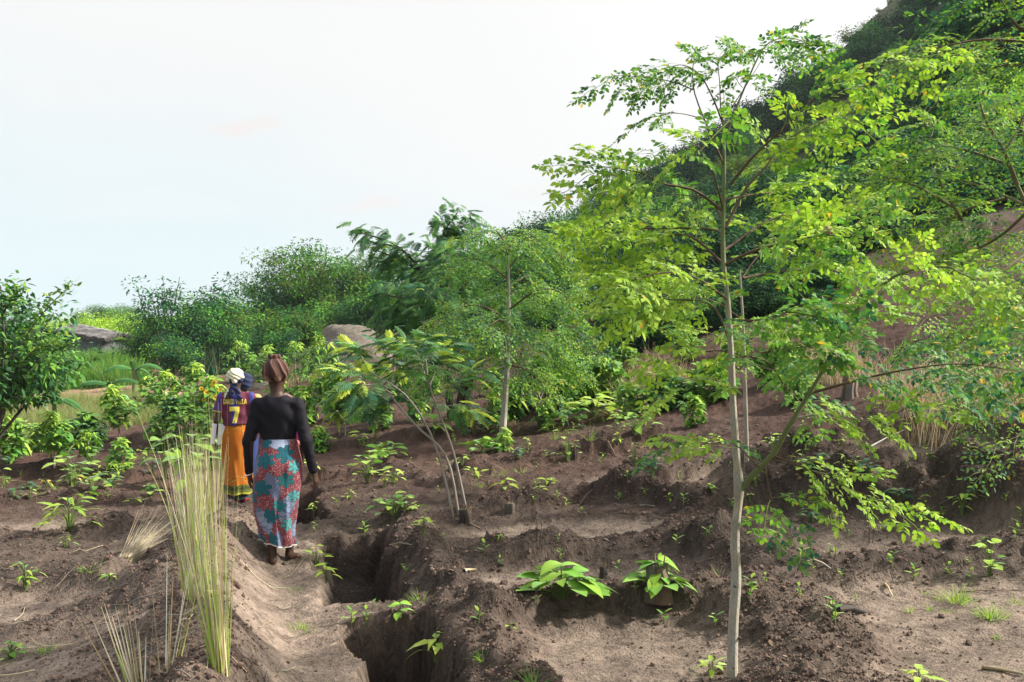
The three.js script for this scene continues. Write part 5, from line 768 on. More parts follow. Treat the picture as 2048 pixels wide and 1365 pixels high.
// ---------------------------------------------------------------- people: a distance field per figure, meshed as one surface
class Field {
  constructor(lo, hi, cell) { this.lo = lo; this.cell = cell; this.n = [0, 1, 2].map((k) => Math.ceil((hi[k] - lo[k]) / cell) + 2); this.f = new Float32Array(this.n[0] * this.n[1] * this.n[2]).fill(1); }
  each(lo, hi, fn) {
    const [nx, ny, nz] = this.n, r = (v, k, n) => clamp(Math.round((v - this.lo[k]) / this.cell), 0, n - 1), c = this.cell;
    for (let k = r(lo[2], 2, nz); k <= r(hi[2], 2, nz); k++) for (let j = r(lo[1], 1, ny); j <= r(hi[1], 1, ny); j++) { let o = (k * ny + j) * nx + r(lo[0], 0, nx); const y = this.lo[1] + j * c, z = this.lo[2] + k * c; for (let i = r(lo[0], 0, nx); i <= r(hi[0], 0, nx); i++, o++) this.f[o] = fn(this.lo[0] + i * c, y, z, this.f[o]); }
  }
  add(fn, lo, hi, k) { const m = k + .05; this.each(lo.map((v) => v - m), hi.map((v) => v + m), (x, y, z, d) => { const e = fn(x, y, z), h = Math.max(k - Math.abs(d - e), 0) / k; return Math.min(d, e) - h * h * k * .25; }); return this; }
  capsule(a, b, ra, rb, k = .02) {
    const B = [b[0] - a[0], b[1] - a[1], b[2] - a[2]], L = B[0] ** 2 + B[1] ** 2 + B[2] ** 2 || 1e-9, R = Math.max(ra, rb);
    return this.add((x, y, z) => { const t = clamp(((x - a[0]) * B[0] + (y - a[1]) * B[1] + (z - a[2]) * B[2]) / L); return Math.hypot(x - a[0] - B[0] * t, y - a[1] - B[1] * t, z - a[2] - B[2] * t) - ra - (rb - ra) * t; }, a.map((v, i) => Math.min(v, b[i]) - R), a.map((v, i) => Math.max(v, b[i]) + R), k);
  }
  ball(c, r, k = .02) { const m = Math.min(...r); return this.add((x, y, z) => (Math.hypot((x - c[0]) / r[0], (y - c[1]) / r[1], (z - c[2]) / r[2]) - 1) * m, c.map((v, i) => v - r[i]), c.map((v, i) => v + r[i]), k); }
  // upright trunk of elliptical sections: rows of [y, half width, half depth, x, z]
  column(rows, k = .03, grow_ = 0, wrinkle = null) {
    const ys = rows.map((r) => r[0]), at_ = (y, i) => hermite(ys, (q) => rows[q][i], y), y0 = ys[0], y1 = ys[ys.length - 1], W = Math.max(...rows.map((r) => r[1])) + .1;
    return this.add((x, y, z) => { const yy = clamp(y, y0, y1), a = at_(yy, 1) + grow_, b = at_(yy, 2) + grow_, cx = at_(yy, 3), cz = at_(yy, 4); const d = (Math.hypot((x - cx) / a, (z - cz) / b) - 1) * Math.min(a, b), v = Math.max(y0 - y, y - y1); let e = v > 0 ? Math.hypot(Math.max(d, 0), v) - (d < 0 ? 0 : 0) : Math.max(d, v); if (wrinkle) e += wrinkle(x, y, z); return e; }, [-W, y0, -W], [W, y1, W], k);
  }
  cut(fn) { this.each([-9, -9, -9], [9, 9, 9], (x, y, z, d) => Math.max(d, fn(x, y, z))); return this; }
  warp(fn) { this.each([-9, -9, -9], [9, 9, 9], (x, y, z, d) => (Math.abs(d) < .08 ? d + fn(x, y, z) : d)); return this; }
  geometry(color, uvFn) { // surface nets
    const [nx, ny, nz] = this.n, f = this.f, id = new Int32Array(f.length).fill(-1), G = new Geo(), st = [1, nx, nx * ny], c = this.cell;
    for (let k = 0; k < nz - 1; k++) for (let j = 0; j < ny - 1; j++) for (let i = 0; i < nx - 1; i++) {
      const o = (k * ny + j) * nx + i; let m = 0; for (let q = 0; q < 8; q++) if (f[o + (q & 1) + ((q >> 1) & 1) * nx + (q >> 2) * st[2]] < 0) m |= 1 << q;
      if (m === 0 || m === 255) continue;
      let sx = 0, sy = 0, sz = 0, n = 0;
      for (let q = 0; q < 8; q++) for (const b of [1, 2, 4]) { if (q & b) continue; const r = q | b; if (((m >> q) & 1) === ((m >> r) & 1)) continue; const A = f[o + (q & 1) + ((q >> 1) & 1) * nx + (q >> 2) * st[2]], Bv = f[o + (r & 1) + ((r >> 1) & 1) * nx + (r >> 2) * st[2]], t = A / (A - Bv); sx += (q & 1) + (b === 1 ? t : 0); sy += ((q >> 1) & 1) + (b === 2 ? t : 0); sz += (q >> 2) + (b === 4 ? t : 0); n++; }
      const x = this.lo[0] + (i + sx / n) * c, y = this.lo[1] + (j + sy / n) * c, z = this.lo[2] + (k + sz / n) * c, uv = uvFn ? uvFn(x, y, z) : [x * 2, y * 2];
      id[o] = G.v(x, y, z, typeof color === 'function' ? color(x, y, z) : color, uv[0], uv[1]);
    }
    for (let k = 1; k < nz - 1; k++) for (let j = 1; j < ny - 1; j++) for (let i = 1; i < nx - 1; i++) { const o = (k * ny + j) * nx + i; for (let a = 0; a < 3; a++) { const s = f[o] < 0, e = f[o + st[a]] < 0; if (s === e) continue; const u = st[(a + 1) % 3], v = st[(a + 2) % 3], q = [id[o - u - v], id[o - v], id[o], id[o - u]]; if (q.some((w) => w < 0)) continue; s ? G.q(q[0], q[1], q[2], q[3]) : G.q(q[3], q[2], q[1], q[0]); } }
    return G.build();
  }
}
const SKIN = rgb(.062, .032, .022), PALM = rgb(.16, .085, .06);
// hand in its own axes: wrist at the origin, fingers along -y, palm facing +x * side, thumb towards -z (forward)
function hand(side, curl) {
  const H = new Field([-.06, -.21, -.08], [.06, .04, .07], .0034);
  H.capsule([0, .02, 0], [0, -.01, 0], .024, .023, .02);
  for (const [z, l] of [[-.028, .078], [-.01, .084], [.009, .08], [.026, .07]]) H.capsule([0, -.015, z * .5], [0, -l, z], .0155, .0115, .012);
  [[-.029, .078, .068, .0088], [-.01, .084, .076, .0092], [.009, .08, .07, .0088], [.026, .07, .054, .0078]].forEach(([z, y0, L, r], i) => { const c = curl + i * .1; let p = [0, -y0, z], a = c * .35; for (const part of [.45, .32, .25]) { const q = [p[0] + side * Math.sin(a) * L * part, p[1] - Math.cos(a) * L * part, p[2] + (z > 0 ? .0015 : -.001)]; H.capsule(p, q, r, r * .9, .003); p = q; a += c * .75; r *= .92; } });
  H.capsule([side * .004, -.028, -.018], [side * .014, -.055, -.043], .0145, .0115, .012); H.capsule([side * .014, -.055, -.043], [side * .022, -.082, -.05], .0105, .0095, .004); H.capsule([side * .022, -.082, -.05], [side * .026, -.103, -.046], .0092, .0078, .003);
  return H.geometry((x) => (side * x > .006 ? mixC(SKIN, PALM, .55) : SKIN));
}
function person({ pos, turn, label, head, neck, torso, arms, legs, tilt = 0, curl = [.5, .5], hair = true }) {
  const o = thing('person', label, 'person', pos, turn), Bd = new Field([-.42, -.03, -.42], [.42, 1.75, .42], .0105);
  Bd.column(torso, .03, -.012); Bd.capsule(neck[0], neck[1], .052, .047, .03);
  for (const a of arms) { Bd.capsule(a[0], a[1], .046, .038, .025); Bd.capsule(a[1], a[2], .036, .025, .015); }
  for (const l of legs) { Bd.capsule(l[0], l[1], .085, .055, .04); Bd.capsule(l[1], l[2], .05, .032, .03); Bd.ball(l[1].map((v, i) => lerp(v, l[2][i], .3) + (i === 2 ? .015 : 0)), [.046, .09, .05], .04); const t = l[3], A = l[2]; Bd.ball([A[0], A[1] - .028, A[2] + .012], [.03, .034, .036], .02); Bd.capsule([A[0], A[1] - .035, A[2]], [t[0], t[1] + .004, t[2]], .03, .02, .02); Bd.ball([t[0], t[1], t[2]], [.036, .017, .036], .02); }
  const g = [Bd.geometry((x, y) => (y < .028 ? mixC(SKIN, PALM, .4) : SKIN))];
  { const [hx, hy, hz] = head, Hd = new Field([hx - .13, hy - .19, hz - .15], [hx + .13, hy + .15, hz + .15], .0052); // the face looks towards -z
    Hd.ball([hx, hy + .02, hz + .012], [.076, .095, .095], .02).ball([hx, hy - .045, hz - .03], [.06, .07, .062], .04).ball([hx, hy - .095, hz - .055], [.03, .022, .026], .03);
    Hd.capsule([hx, hy + .01, hz - .088], [hx, hy - .03, hz - .108], .009, .013, .012).ball([hx, hy - .034, hz - .102], [.02, .01, .012], .01);
    Hd.ball([hx, hy - .062, hz - .09], [.024, .007, .012], .006).ball([hx, hy - .074, hz - .088], [.02, .007, .012], .005);
    for (const s of [-1, 1]) { Hd.ball([hx + s * .077, hy - .012, hz + .012], [.01, .03, .019], .006); Hd.ball([hx + s * .032, hy + .002, hz - .083], [.014, .009, .01], .004); Hd.ball([hx + s * .032, hy + .022, hz - .085], [.022, .006, .01], .01); }
    Hd.capsule([neck[1][0], neck[1][1], neck[1][2]], neck[0], .05, .05, .03);
    g.push(Hd.geometry((x, y, z) => (z < hz - .088 && Math.abs(y - hy - .002) < .005 && Math.abs(Math.abs(x - hx) - .032) < .009 ? rgb(.3, .27, .24) : z < hz - .09 && Math.abs(y - hy + .068) < .012 && Math.abs(x - hx) < .024 ? rgb(.12, .045, .04) : SKIN))); }
  arms.forEach((a, i) => { const s = a[0][0] < 0 ? -1 : 1, h = hand(-s, curl[i]), d = V(a[2][0] - a[1][0], a[2][1] - a[1][1], a[2][2] - a[1][2]).normalize(), y = d.negate(), z = V(0, 0, 1).addScaledVector(y, -y.z).normalize(), x = V().crossVectors(y, z); const m = new THREE.Matrix4().makeBasis(x, y, z).setPosition(...a[2]); if (a[3]) m.multiply(new THREE.Matrix4().makeRotationY(a[3])); h.applyMatrix4(m); g.push(h); });
  mesh('body', mergeGeometries(g), new THREE.MeshPhysicalMaterial({ vertexColors: true, roughness: .52, specularIntensity: .6 }), o);
  return o;
}
// wrapped cloth from waist to hem: rows of [y, half width, half depth, x, z]
function wrap(rows, { folds = .008, hemTilt = 0, seed = 1, uvTurns = 1, layer = 0, n = 96, m = 60 }) {
  const G = new Geo(), ys = rows.map((r) => r[0]), get = (y, i) => hermite(ys, (q) => rows[q][i], y), y0 = ys[0], y1 = ys[ys.length - 1], w = rgb(1, 1, 1);
  for (let j = 0; j <= m; j++) for (let i = 0; i <= n; i++) {
    const s = j / m, a = i / n * Math.PI * 2, th = a - Math.PI; // theta 0 faces back (+z)
    let y = lerp(y1, y0, s); y += hemTilt * s * Math.sin(th) + .006 * s * Math.sin(th * 5 + seed);
    const yy = clamp(y, y0, y1), f = folds * sstep(.02, .35, s), e = Math.abs(th - .62) < .05 ? .004 : 0;
    const k = f * (1.1 * Math.sin(th * 3 + s * 5 + seed) + .8 * Math.sin(th * 7 - s * 9 + seed * 2) * s + .9 * noise(th * 3 + seed, s * 5) + 1.6 * Math.exp(-(((th - .1 - .55 * (s - .75)) / .09) ** 2)) * sstep(.35, .7, s)) + e + layer;
    G.v(get(yy, 3) + Math.sin(th) * (get(yy, 1) + k), y, get(yy, 4) + Math.cos(th) * (get(yy, 2) + k), w, i / n * uvTurns, 1 - s);
  }
  for (let j = 0; j < m; j++) for (let i = 0; i < n; i++) { const a = j * (n + 1) + i, b = a + n + 1; G.q(a, b, b + 1, a + 1); }
  return G.build();
}
const canvasTex = (w, h, draw) => { const c = document.createElement('canvas'); c.width = w; c.height = h; draw(c.getContext('2d'), w, h); const t = new THREE.CanvasTexture(c); t.colorSpace = THREE.SRGBColorSpace; t.wrapS = THREE.RepeatWrapping; return t; };
const weave = dataTex(128, (u, v, x, y) => { const k = .5 + .25 * ((x + y) % 2) + .15 * tnoise(u, v, 16, 3); return [k, k, k]; }); weave.repeat.set(12, 12);
const cloth = (map, extra = {}) => new THREE.MeshPhysicalMaterial({ vertexColors: true, map, roughness: .9, sheen: .25, sheenRoughness: .6, sheenColor: new THREE.Color(.5, .5, .5), bumpMap: weave, bumpScale: .0008, side: THREE.DoubleSide, ...extra });

// flowered wax print
const printTex = canvasTex(1024, 960, (g, W, H) => {
  const R = rng(41); g.fillStyle = '#70303a'; g.fillRect(0, 0, W, H);
  for (let k = 0; k < 13000; k++) { const r = R.r(1, 3.4); g.fillStyle = R() < .78 ? 'rgba(222,182,178,.85)' : 'rgba(120,24,24,.8)'; g.beginPath(); g.ellipse(R() * W, R() * H, r, r * .7, R() * 3, 0, 7); g.fill(); }
  const patch = (x, y, w, h, rot, stripes) => { g.save(); g.translate(x, y); g.rotate(rot); g.beginPath(); g.moveTo(0, -h); g.bezierCurveTo(w, -h * .5, w, h * .4, 0, h); g.bezierCurveTo(-w, h * .5, -w, -h * .4, 0, -h); g.clip(); g.fillStyle = '#1e2b52'; g.fillRect(-w, -h, 2 * w, 2 * h); g.strokeStyle = '#a9b4cc'; g.lineWidth = 3; if (stripes) for (let k = -w; k < w * 1.2; k += 9) { g.beginPath(); g.moveTo(k, -h); g.bezierCurveTo(k + 12, -h * .3, k - 12, h * .3, k, h); g.stroke(); } else for (let q = 0; q < 7; q++) for (let k = 8; k < w * 1.3; k += 10) { g.beginPath(); g.arc((q % 3 - 1) * w * .7, -h + q * h * .33, k, 0, Math.PI); g.stroke(); } g.restore(); };
  for (const [u, v, w, h, r, s] of [[.352, .26, 46, 95, .1, 1], [.5, .43, 44, 105, -.25, 1], [.6, .62, 50, 115, .3, 0], [.405, .78, 70, 110, -.45, 0], [.53, .02, 90, 50, 0, 0], [.535, .95, 34, 80, 0, 1], [.2, .3, 60, 100, .2, 0], [.1, .7, 60, 100, -.3, 1], [.8, .4, 60, 100, .3, 0], [.9, .8, 60, 110, 0, 1], [.72, .85, 46, 90, .2, 0], [.27, .9, 50, 80, .1, 1]]) patch(u * W, v * H, w * 1.5, h * 1.3, r, s);
  const flower = (x, y, r, rot, col, petals = 6) => { g.save(); g.translate(x, y); g.rotate(rot); for (let k = 0; k < petals; k++) { g.save(); g.rotate(k / petals * 6.283); g.fillStyle = col; g.strokeStyle = '#0c3a44'; g.lineWidth = 3; g.beginPath(); g.moveTo(0, 0); g.bezierCurveTo(r * .18, -r * .3, r * .42, -r * .75, r * .2, -r * .97); g.bezierCurveTo(r * .08, -r * 1.06, -r * .08, -r * 1.06, -r * .2, -r * .97); g.bezierCurveTo(-r * .42, -r * .75, -r * .18, -r * .3, 0, 0); g.fill(); g.stroke(); g.strokeStyle = 'rgba(10,60,72,.6)'; g.lineWidth = 2; g.beginPath(); g.moveTo(0, 0); g.lineTo(0, -r * .7); g.stroke(); g.restore(); } g.fillStyle = col; g.beginPath(); g.arc(0, 0, r * .22, 0, 7); g.fill(); g.restore(); };
  const teal = '#0d5a68', pale = '#4a8f8f';
  for (const [u, v, r, rot, c] of [[.443, .19, 84, -.2, teal], [.585, .13, 92, .25, teal], [.415, .45, 90, .3, teal], [.59, .37, 78, -.1, '#115f66'], [.472, .72, 84, .5, teal], [.545, .61, 64, .2, '#1f6f74'], [.475, .94, 74, 0, teal], [.615, .78, 70, .3, pale], [.41, .03, 66, .4, teal], [.66, .25, 70, .1, pale], [.655, .52, 60, 0, pale], [.3, .55, 84, .2, teal], [.26, .15, 84, 0, teal], [.14, .5, 84, .4, teal], [.06, .2, 84, .1, teal], [.18, .85, 84, 0, teal], [.76, .62, 80, .2, teal], [.86, .2, 84, .3, teal], [.93, .55, 80, 0, teal], [.82, .95, 80, .1, teal], [.34, .97, 66, .1, teal]]) flower(u * W, v * H, r * .84, rot, c);
  g.fillStyle = '#cfd6d0'; g.fillRect(0, H - 10, W, 10);
});
const orangeTex = canvasTex(1024, 1024, (g, W, H) => {
  const R = rng(42); g.fillStyle = '#a85a00'; g.fillRect(0, 0, W, H);
  for (let k = 0; k < 2600; k++) { g.fillStyle = R() < .5 ? 'rgba(150,74,0,.25)' : 'rgba(222,130,10,.2)'; g.fillRect(R() * W, R() * H, R.r(2, 10), R.r(2, 22)); }
  const sprig = (x, y, s, rot) => { g.save(); g.translate(x, y); g.rotate(rot); g.strokeStyle = '#3b3f12'; g.lineWidth = 4 * s; g.beginPath(); g.moveTo(-34 * s, 10 * s); g.quadraticCurveTo(0, -22 * s, 40 * s, 6 * s); g.stroke(); for (let k = -3; k < 4; k++) { g.fillStyle = k % 2 ? '#d9b64a' : '#4a5218'; g.beginPath(); g.ellipse(k * 11 * s, -5 * s + (k % 2) * 9 * s, 8 * s, 4 * s, k, 0, 7); g.fill(); } g.restore(); };
  for (const [u, v, s, r] of [[.46, .05, 1.2, .2], [.56, .06, 1.1, -.3], [.62, .12, 1, .4], [.4, .1, 1, .5], [.42, .52, 1.5, -1.2], [.41, .62, 1.3, -1.3], [.46, .8, 1.4, -.4], [.6, .79, 1.2, .6], [.55, .75, .9, 0], [.3, .3, 1, 0], [.2, .6, 1, 1], [.75, .4, 1, 0], [.85, .7, 1, 1], [.1, .2, 1, 0]]) sprig(u * W, v * H, s, r);
  g.fillStyle = '#4c5414'; g.fillRect(0, H * .865, W, H); g.fillStyle = '#1b2410'; g.fillRect(0, H * .885, W, H * .05); for (let k = 0; k < 2200; k++) { g.fillStyle = R() < .5 ? '#8a8a22' : '#17220f'; g.fillRect(R() * W, H * (.868 + .1 * R()), 4, 4); } g.fillStyle = '#8f8a24'; g.fillRect(0, H * .975, W, H);
});
const jerseyTex = canvasTex(1024, 1024, (g, W, H) => { // seen flat on the back: 0.6 m wide, 0.6 m tall
  g.fillStyle = '#5a1030'; g.fillRect(0, 0, W, H);
  g.fillStyle = '#272e86'; g.fillRect(W * .435, 0, W * .13, H); g.fillRect(0, 0, W * .215, H); g.fillRect(W * .785, 0, W * .215, H);
  g.fillStyle = '#611236'; g.fillRect(W * .1, 0, W * .05, H); g.fillRect(W * .85, 0, W * .05, H);
  g.fillStyle = '#a68f3a'; g.fillRect(W * .475, H * .1, W * .05, H * .13);
  g.fillStyle = '#e0d056'; g.textAlign = 'center'; g.textBaseline = 'alphabetic'; g.save(); g.translate(W * .5, H * .425); g.scale(.76, 1.4); g.font = 'bold 104px sans-serif'; g.fillText('DAVID VILLA', 0, 0); g.restore();
  g.beginPath(); for (const [x, y] of [[.405, .475], [.595, .475], [.6, .56], [.545, .8], [.46, .8], [.52, .565], [.405, .565]]) g.lineTo(x * W, y * H); g.fill();
  g.fillStyle = '#77702f'; g.fillRect(W * .49, H * .755, W * .025, H * .03);
});
const noisyCloth = (c, a = .15) => (x, y, z) => c.clone().multiplyScalar(1 + a * noise(x * 30, y * 30 + z * 20));

// --- the woman in the black top
{
  const p = onGround(556, 1120); p.y -= .01; p.z = -7.8; p.x = at(556, 1120, 7.8).x; p.y = gy(p.x, p.z) - .015;
  const torso = [[.78, .165, .13, 0, 0], [.9, .15, .115, .005, 0], [1.0, .125, .095, .012, 0], [1.1, .14, .1, .012, 0], [1.2, .165, .11, .008, 0], [1.27, .168, .098, 0, .005], [1.315, .12, .075, 0, .01], [1.345, .06, .055, -.003, .01]];
  const arms = [[[-.155, 1.265, .01], [-.212, .985, .05], [-.222, .725, .0], .3], [[.16, 1.27, .01], [.232, .985, .05], [.285, .735, .01], -.25]];
  const legs = [[[-.08, .82, 0], [-.07, .48, -.01], [-.035, .075, .03], [-.135, .018, -.03]], [[.08, .82, 0], [.065, .48, -.06], [.06, .085, -.13], [.095, .018, -.24]]];
  const o = person({ pos: p, turn: 0, label: 'woman walking away in a black long sleeved top, flowered wrap skirt and brown headwrap', head: [-.012, 1.495, -.01], neck: [[0, 1.28, .012], [-.008, 1.45, .0]], torso, arms, legs, curl: [.7, .95] });
  const Tp = new Field([-.36, .68, -.22], [.38, 1.42, .22], .0095);
  Tp.column(torso.map((r) => (r[0] < 1.02 ? [r[0], .132, .1, .012, 0] : r)), .035, .004); for (const a of arms) { const e = a[1].map((v, i) => lerp(v, a[2][i], .93)); Tp.capsule(a[0], a[1], .052, .047, .04).capsule(a[1], e, .046, .036, .025); }
  Tp.warp((x, y, z) => { const arm = Math.abs(x) > .17 ? 1 : 0; return -.0022 * (noise(x * 30, y * 40 + z * 9) + .6 * Math.sin(y * 60 + x * 40 + 6 * noise(x * 14, y * 9))) * arm - (arm ? 0 : .005 * noise(x * 16 + 3, y * 14 + z * 6) + .004 * Math.sin((x * .8 + y) * 55 + 4 * noise(x * 8, y * 8)) * sstep(.02, .14, Math.abs(x)) + .003 * noise(x * 6, y * 50) * sstep(1.1, 1.0, y)); });
  Tp.cut((x, y, z) => Math.max(Math.abs(x) < .19 ? .985 - y : -1, .082 - Math.hypot(x * .9, (y - 1.385) * 1.25, z * .5)));
  mesh('top', Tp.geometry(noisyCloth(rgb(.006, .005, .0095), .25)), new THREE.MeshPhysicalMaterial({ vertexColors: true, roughness: .8, specularIntensity: .5, sheen: .15, sheenRoughness: .4, sheenColor: new THREE.Color(.12, .08, .2), bumpMap: weave, bumpScale: .0006 }), o);
  const rows = [[.175, .132, .14, 0, -.02], [.3, .144, .148, -.002, -.018], [.5, .165, .15, -.002, -.005], [.68, .184, .16, 0, .005], [.8, .182, .158, .002, .01], [.92, .157, .13, .008, .004], [1.0, .138, .107, .012, 0]];
  const sk = mesh('wrap_skirt', wrap(rows, { folds: .012, hemTilt: -.02, seed: 2 }), cloth(printTex), o);
  const kn = new Field([.08, .92, -.1], [.2, 1.03, .12], .006); kn.capsule([.115, .985, .03], [.15, .955, -.03], .02, .024, .015).capsule([.14, .96, 0], [.15, .94, .03], .018, .012, .01); mesh('tuck', kn.geometry(noisyCloth(rgb(.42, .13, .11), .4)), cloth(null), sk);
  const hx = -.012, Hw = new Field([-.16, 1.42, -.16], [.14, 1.72, .16], .0052);
  Hw.ball([hx, 1.54, .008], [.094, .088, .112], .02).ball([hx, 1.5, .02], [.09, .065, .1], .03); Hw.cut((x, y, z) => 1.452 + .35 * (z < 0 ? -z * .3 : 0) - y);
  for (let k = 0; k < 9; k++) { const a = k / 9 * 6.28; Hw.capsule([hx - .005 + Math.cos(a) * .034, 1.635 + .006 * Math.sin(k * 2), .0 + Math.sin(a) * .034], [hx - .005 + Math.cos(a + .7) * .034, 1.64 + .006 * Math.sin(k * 3), Math.sin(a + .7) * .034], .017, .015, .006); }
  Hw.warp((x, y, z) => -.005 * Math.sin((Math.atan2(x - hx, z) * 1.6 + (y - 1.5) * 9 + .6 * noise(x * 9, y * 9)) * 5) * sstep(1.63, 1.58, y));
  mesh('headwrap', Hw.geometry((x, y, z) => { const s = Math.sin((Math.atan2(x - hx, z) * 1.6 + (y - 1.5) * 9 + .6 * noise(x * 9, y * 9)) * 5), low = sstep(1.5, 1.47, y + .12 * (x - hx)); const c = rgb(.075, .024, .017).lerp(rgb(.032, .01, .009), clamp(.5 - .7 * s)); return c.lerp(rgb(.32, .2, .12), Math.max(low * clamp(.4 + .6 * s), s > .93 ? .5 : 0)); }), cloth(null), o);
  const br = new Geo(), bp = []; for (let k = 0; k <= 24; k++) { const a = k / 24 * 6.283; bp.push(V(-.222 + Math.cos(a) * .036, .715 + .012 * Math.cos(a), .0 + Math.sin(a) * .036)); } tube(br, bp, .0045, .0045, rgb(.75, .74, .72), 8); mesh('bracelet', br, new THREE.MeshStandardMaterial({ vertexColors: true, roughness: .3, metalness: .4 }), o);
}
// --- the woman in the football shirt
{
  const x0 = at(474, 1000, 12).x, p = V(x0, 0, -12); p.y = gy(x0, -12) + .0;
  const torso = [[.78, .165, .13, 0, 0], [.9, .15, .12, 0, 0], [1.0, .135, .105, 0, 0], [1.1, .148, .108, 0, 0], [1.2, .165, .112, 0, 0], [1.28, .172, .1, 0, .005], [1.325, .12, .075, 0, .01], [1.355, .06, .055, 0, .01]];
  const arms = [[[-.165, 1.275, .01], [-.225, 1.0, .04], [-.215, .76, -.03], .2], [[.165, 1.275, .01], [.24, 1.02, .0], [.2, .82, -.14], -.2]];
  const legs = [[[-.08, .82, 0], [-.07, .46, .0], [.0, .17, .12], [.0, .075, .02]], [[.08, .82, 0], [.07, .47, -.05], [.055, .085, -.08], [.07, .02, -.2]]];
  const o = person({ pos: p, turn: .05, label: 'woman in a claret and blue football shirt, orange wrap skirt and cream headscarf', head: [-.015, 1.5, -.01], neck: [[0, 1.29, .012], [-.01, 1.455, 0]], torso, arms, legs, curl: [.9, .8] });
  const Tp = new Field([-.36, .88, -.24], [.36, 1.44, .24], .0095);
  Tp.column(torso.map((r) => (r[0] < 1.15 ? [r[0], Math.max(r[1], .152) + .004, .122, 0, 0] : r)), .03, .012); for (const a of arms) { const e = a[0].map((v, i) => lerp(v, a[1][i], .62)); Tp.capsule(a[0], e, .066, .075, .04); }
  Tp.warp((x, y, z) => -.004 * noise(x * 12 + 7, y * 14 + z * 5) - .003 * Math.sin(y * 40 + x * 25));
  Tp.cut((x, y, z) => Math.max(.95 - y + .01 * Math.sin(x * 20), .1 - Math.hypot(x, (y - 1.395) * 1.3, z * .6)));
  for (const [i, s] of [[0, -1], [1, 1]]) { const a = arms[i], d = [a[1][0] - a[0][0], a[1][1] - a[0][1], a[1][2] - a[0][2]], L = Math.hypot(...d); Tp.cut((x, y, z) => (s * x > .165 && y > .95 ? ((x - a[0][0]) * d[0] + (y - a[0][1]) * d[1] + (z - a[0][2]) * d[2]) / L - .17 : -1)); }
  const sh = mesh('football_shirt', Tp.geometry(rgb(1, 1, 1), (x, y) => [(x + .3) / .6, (y - .86) / .6]), cloth(jerseyTex, { roughness: .75 }), o); sh.userData.label = 'claret and blue striped shirt with yellow name and number seven';
  for (const [i] of [[0], [1]]) { const a = arms[i], q = new Geo(), c = a[0].map((v, k) => lerp(v, a[1][k], .605)), d = V(a[1][0] - a[0][0], a[1][1] - a[0][1], a[1][2] - a[0][2]).normalize(), A = V(0, 0, 1).addScaledVector(d, -d.z).normalize(), B2 = V().crossVectors(d, A), pp = []; for (let k = 0; k <= 20; k++) { const t = k / 20 * 6.283; pp.push(V(...c).addScaledVector(A, Math.cos(t) * .07).addScaledVector(B2, Math.sin(t) * .07)); } tube(q, pp, .0085, .0085, rgb(.62, .5, .1), 7); mesh('sleeve_cuff', q, cloth(null), sh); }
  const rows = [[.13, .165, .17, .01, .02], [.3, .17, .16, .01, .01], [.5, .172, .152, .005, .005], [.7, .178, .15, 0, 0], [.82, .168, .142, 0, 0], [.9, .15, .128, 0, 0], [.965, .142, .115, 0, 0]];
  mesh('wrap_skirt', wrap(rows, { folds: .007, hemTilt: 0, seed: 5 }), cloth(orangeTex), o);
  const under = wrap([[.07, .13, .13, .01, .01], [.3, .13, .12, 0, 0], [.6, .12, .11, 0, 0]], { folds: .012, seed: 9, m: 24 }); mesh('underskirt', under, new THREE.MeshStandardMaterial({ color: rgb(.02, .05, .06), roughness: .9, side: THREE.DoubleSide }), o);
  // red shoes: the near one lifted on its toe
  const shoe = (heel, toe, r) => { const f = new Field([-.1, -.04, -.35], [.16, .25, .25], .007); f.capsule(heel, toe, r, r * .85, .02); f.ball(heel, [r * 1.05, r * 1.0, r * 1.05], .01); f.ball(toe, [r * 1.2, r * .75, r * 1.1], .02); return f.geometry(rgb(.23, .02, .03)); };
  mesh('shoe', shoe([0, .145, .155], [0, .05, .05], .036), new THREE.MeshStandardMaterial({ vertexColors: true, roughness: .55 }), o); mesh('shoe', shoe([.055, .04, -.06], [.07, .025, -.2], .036), new THREE.MeshStandardMaterial({ vertexColors: true, roughness: .55 }), o);
  // cream scarf with navy knot and tails
  const hx = -.015, S = new Field([-.18, 1.22, -.16], [.16, 1.66, .2], .0058); S.ball([hx, 1.545, .008], [.1, .085, .115], .02).ball([hx, 1.5, .015], [.095, .06, .1], .03).capsule([hx + .01, 1.465, .1], [hx + .03, 1.46, .11], .026, .022, .015);
  for (const [a, b, r] of [[[hx, 1.45, .11], [hx - .085, 1.29, .13], .026], [[hx + .02, 1.45, .115], [hx + .075, 1.28, .135], .03], [[hx + .005, 1.45, .115], [hx - .01, 1.33, .14], .022]]) S.add((x, y, z) => { const B2 = [b[0] - a[0], b[1] - a[1], b[2] - a[2]], L = B2[0] ** 2 + B2[1] ** 2 + B2[2] ** 2, t = clamp(((x - a[0]) * B2[0] + (y - a[1]) * B2[1] + (z - a[2]) * B2[2]) / L); return (Math.hypot((x - a[0] - B2[0] * t) / 1, y - a[1] - B2[1] * t, (z - a[2] - B2[2] * t) * 2.4) - r * (.6 + .5 * t)) * .5; }, [-.16, 1.26, .05], [.14, 1.5, .18], .012);
  S.cut((x, y, z) => (z < .06 ? 1.45 - y + (z < -.04 ? .03 : 0) : -1)); S.warp((x, y, z) => -.004 * Math.sin((y * 1.2 + x * .8) * 90 + 2 * noise(x * 12, y * 12)));
  mesh('headscarf', S.geometry((x, y, z) => { const navy = y < 1.49 + .06 * noise(x * 14, y * 10) - (x - hx < -.05 ? .12 : 0) && (x - hx > -.06 + .35 * (y - 1.3) * (y < 1.42 ? 1 : .2) - .02); return navy ? rgb(.014, .02, .07) : tint(rgb(.6, .56, .4), { s: () => noise(x * 40, y * 40) }, .12); }), cloth(null), o);
}
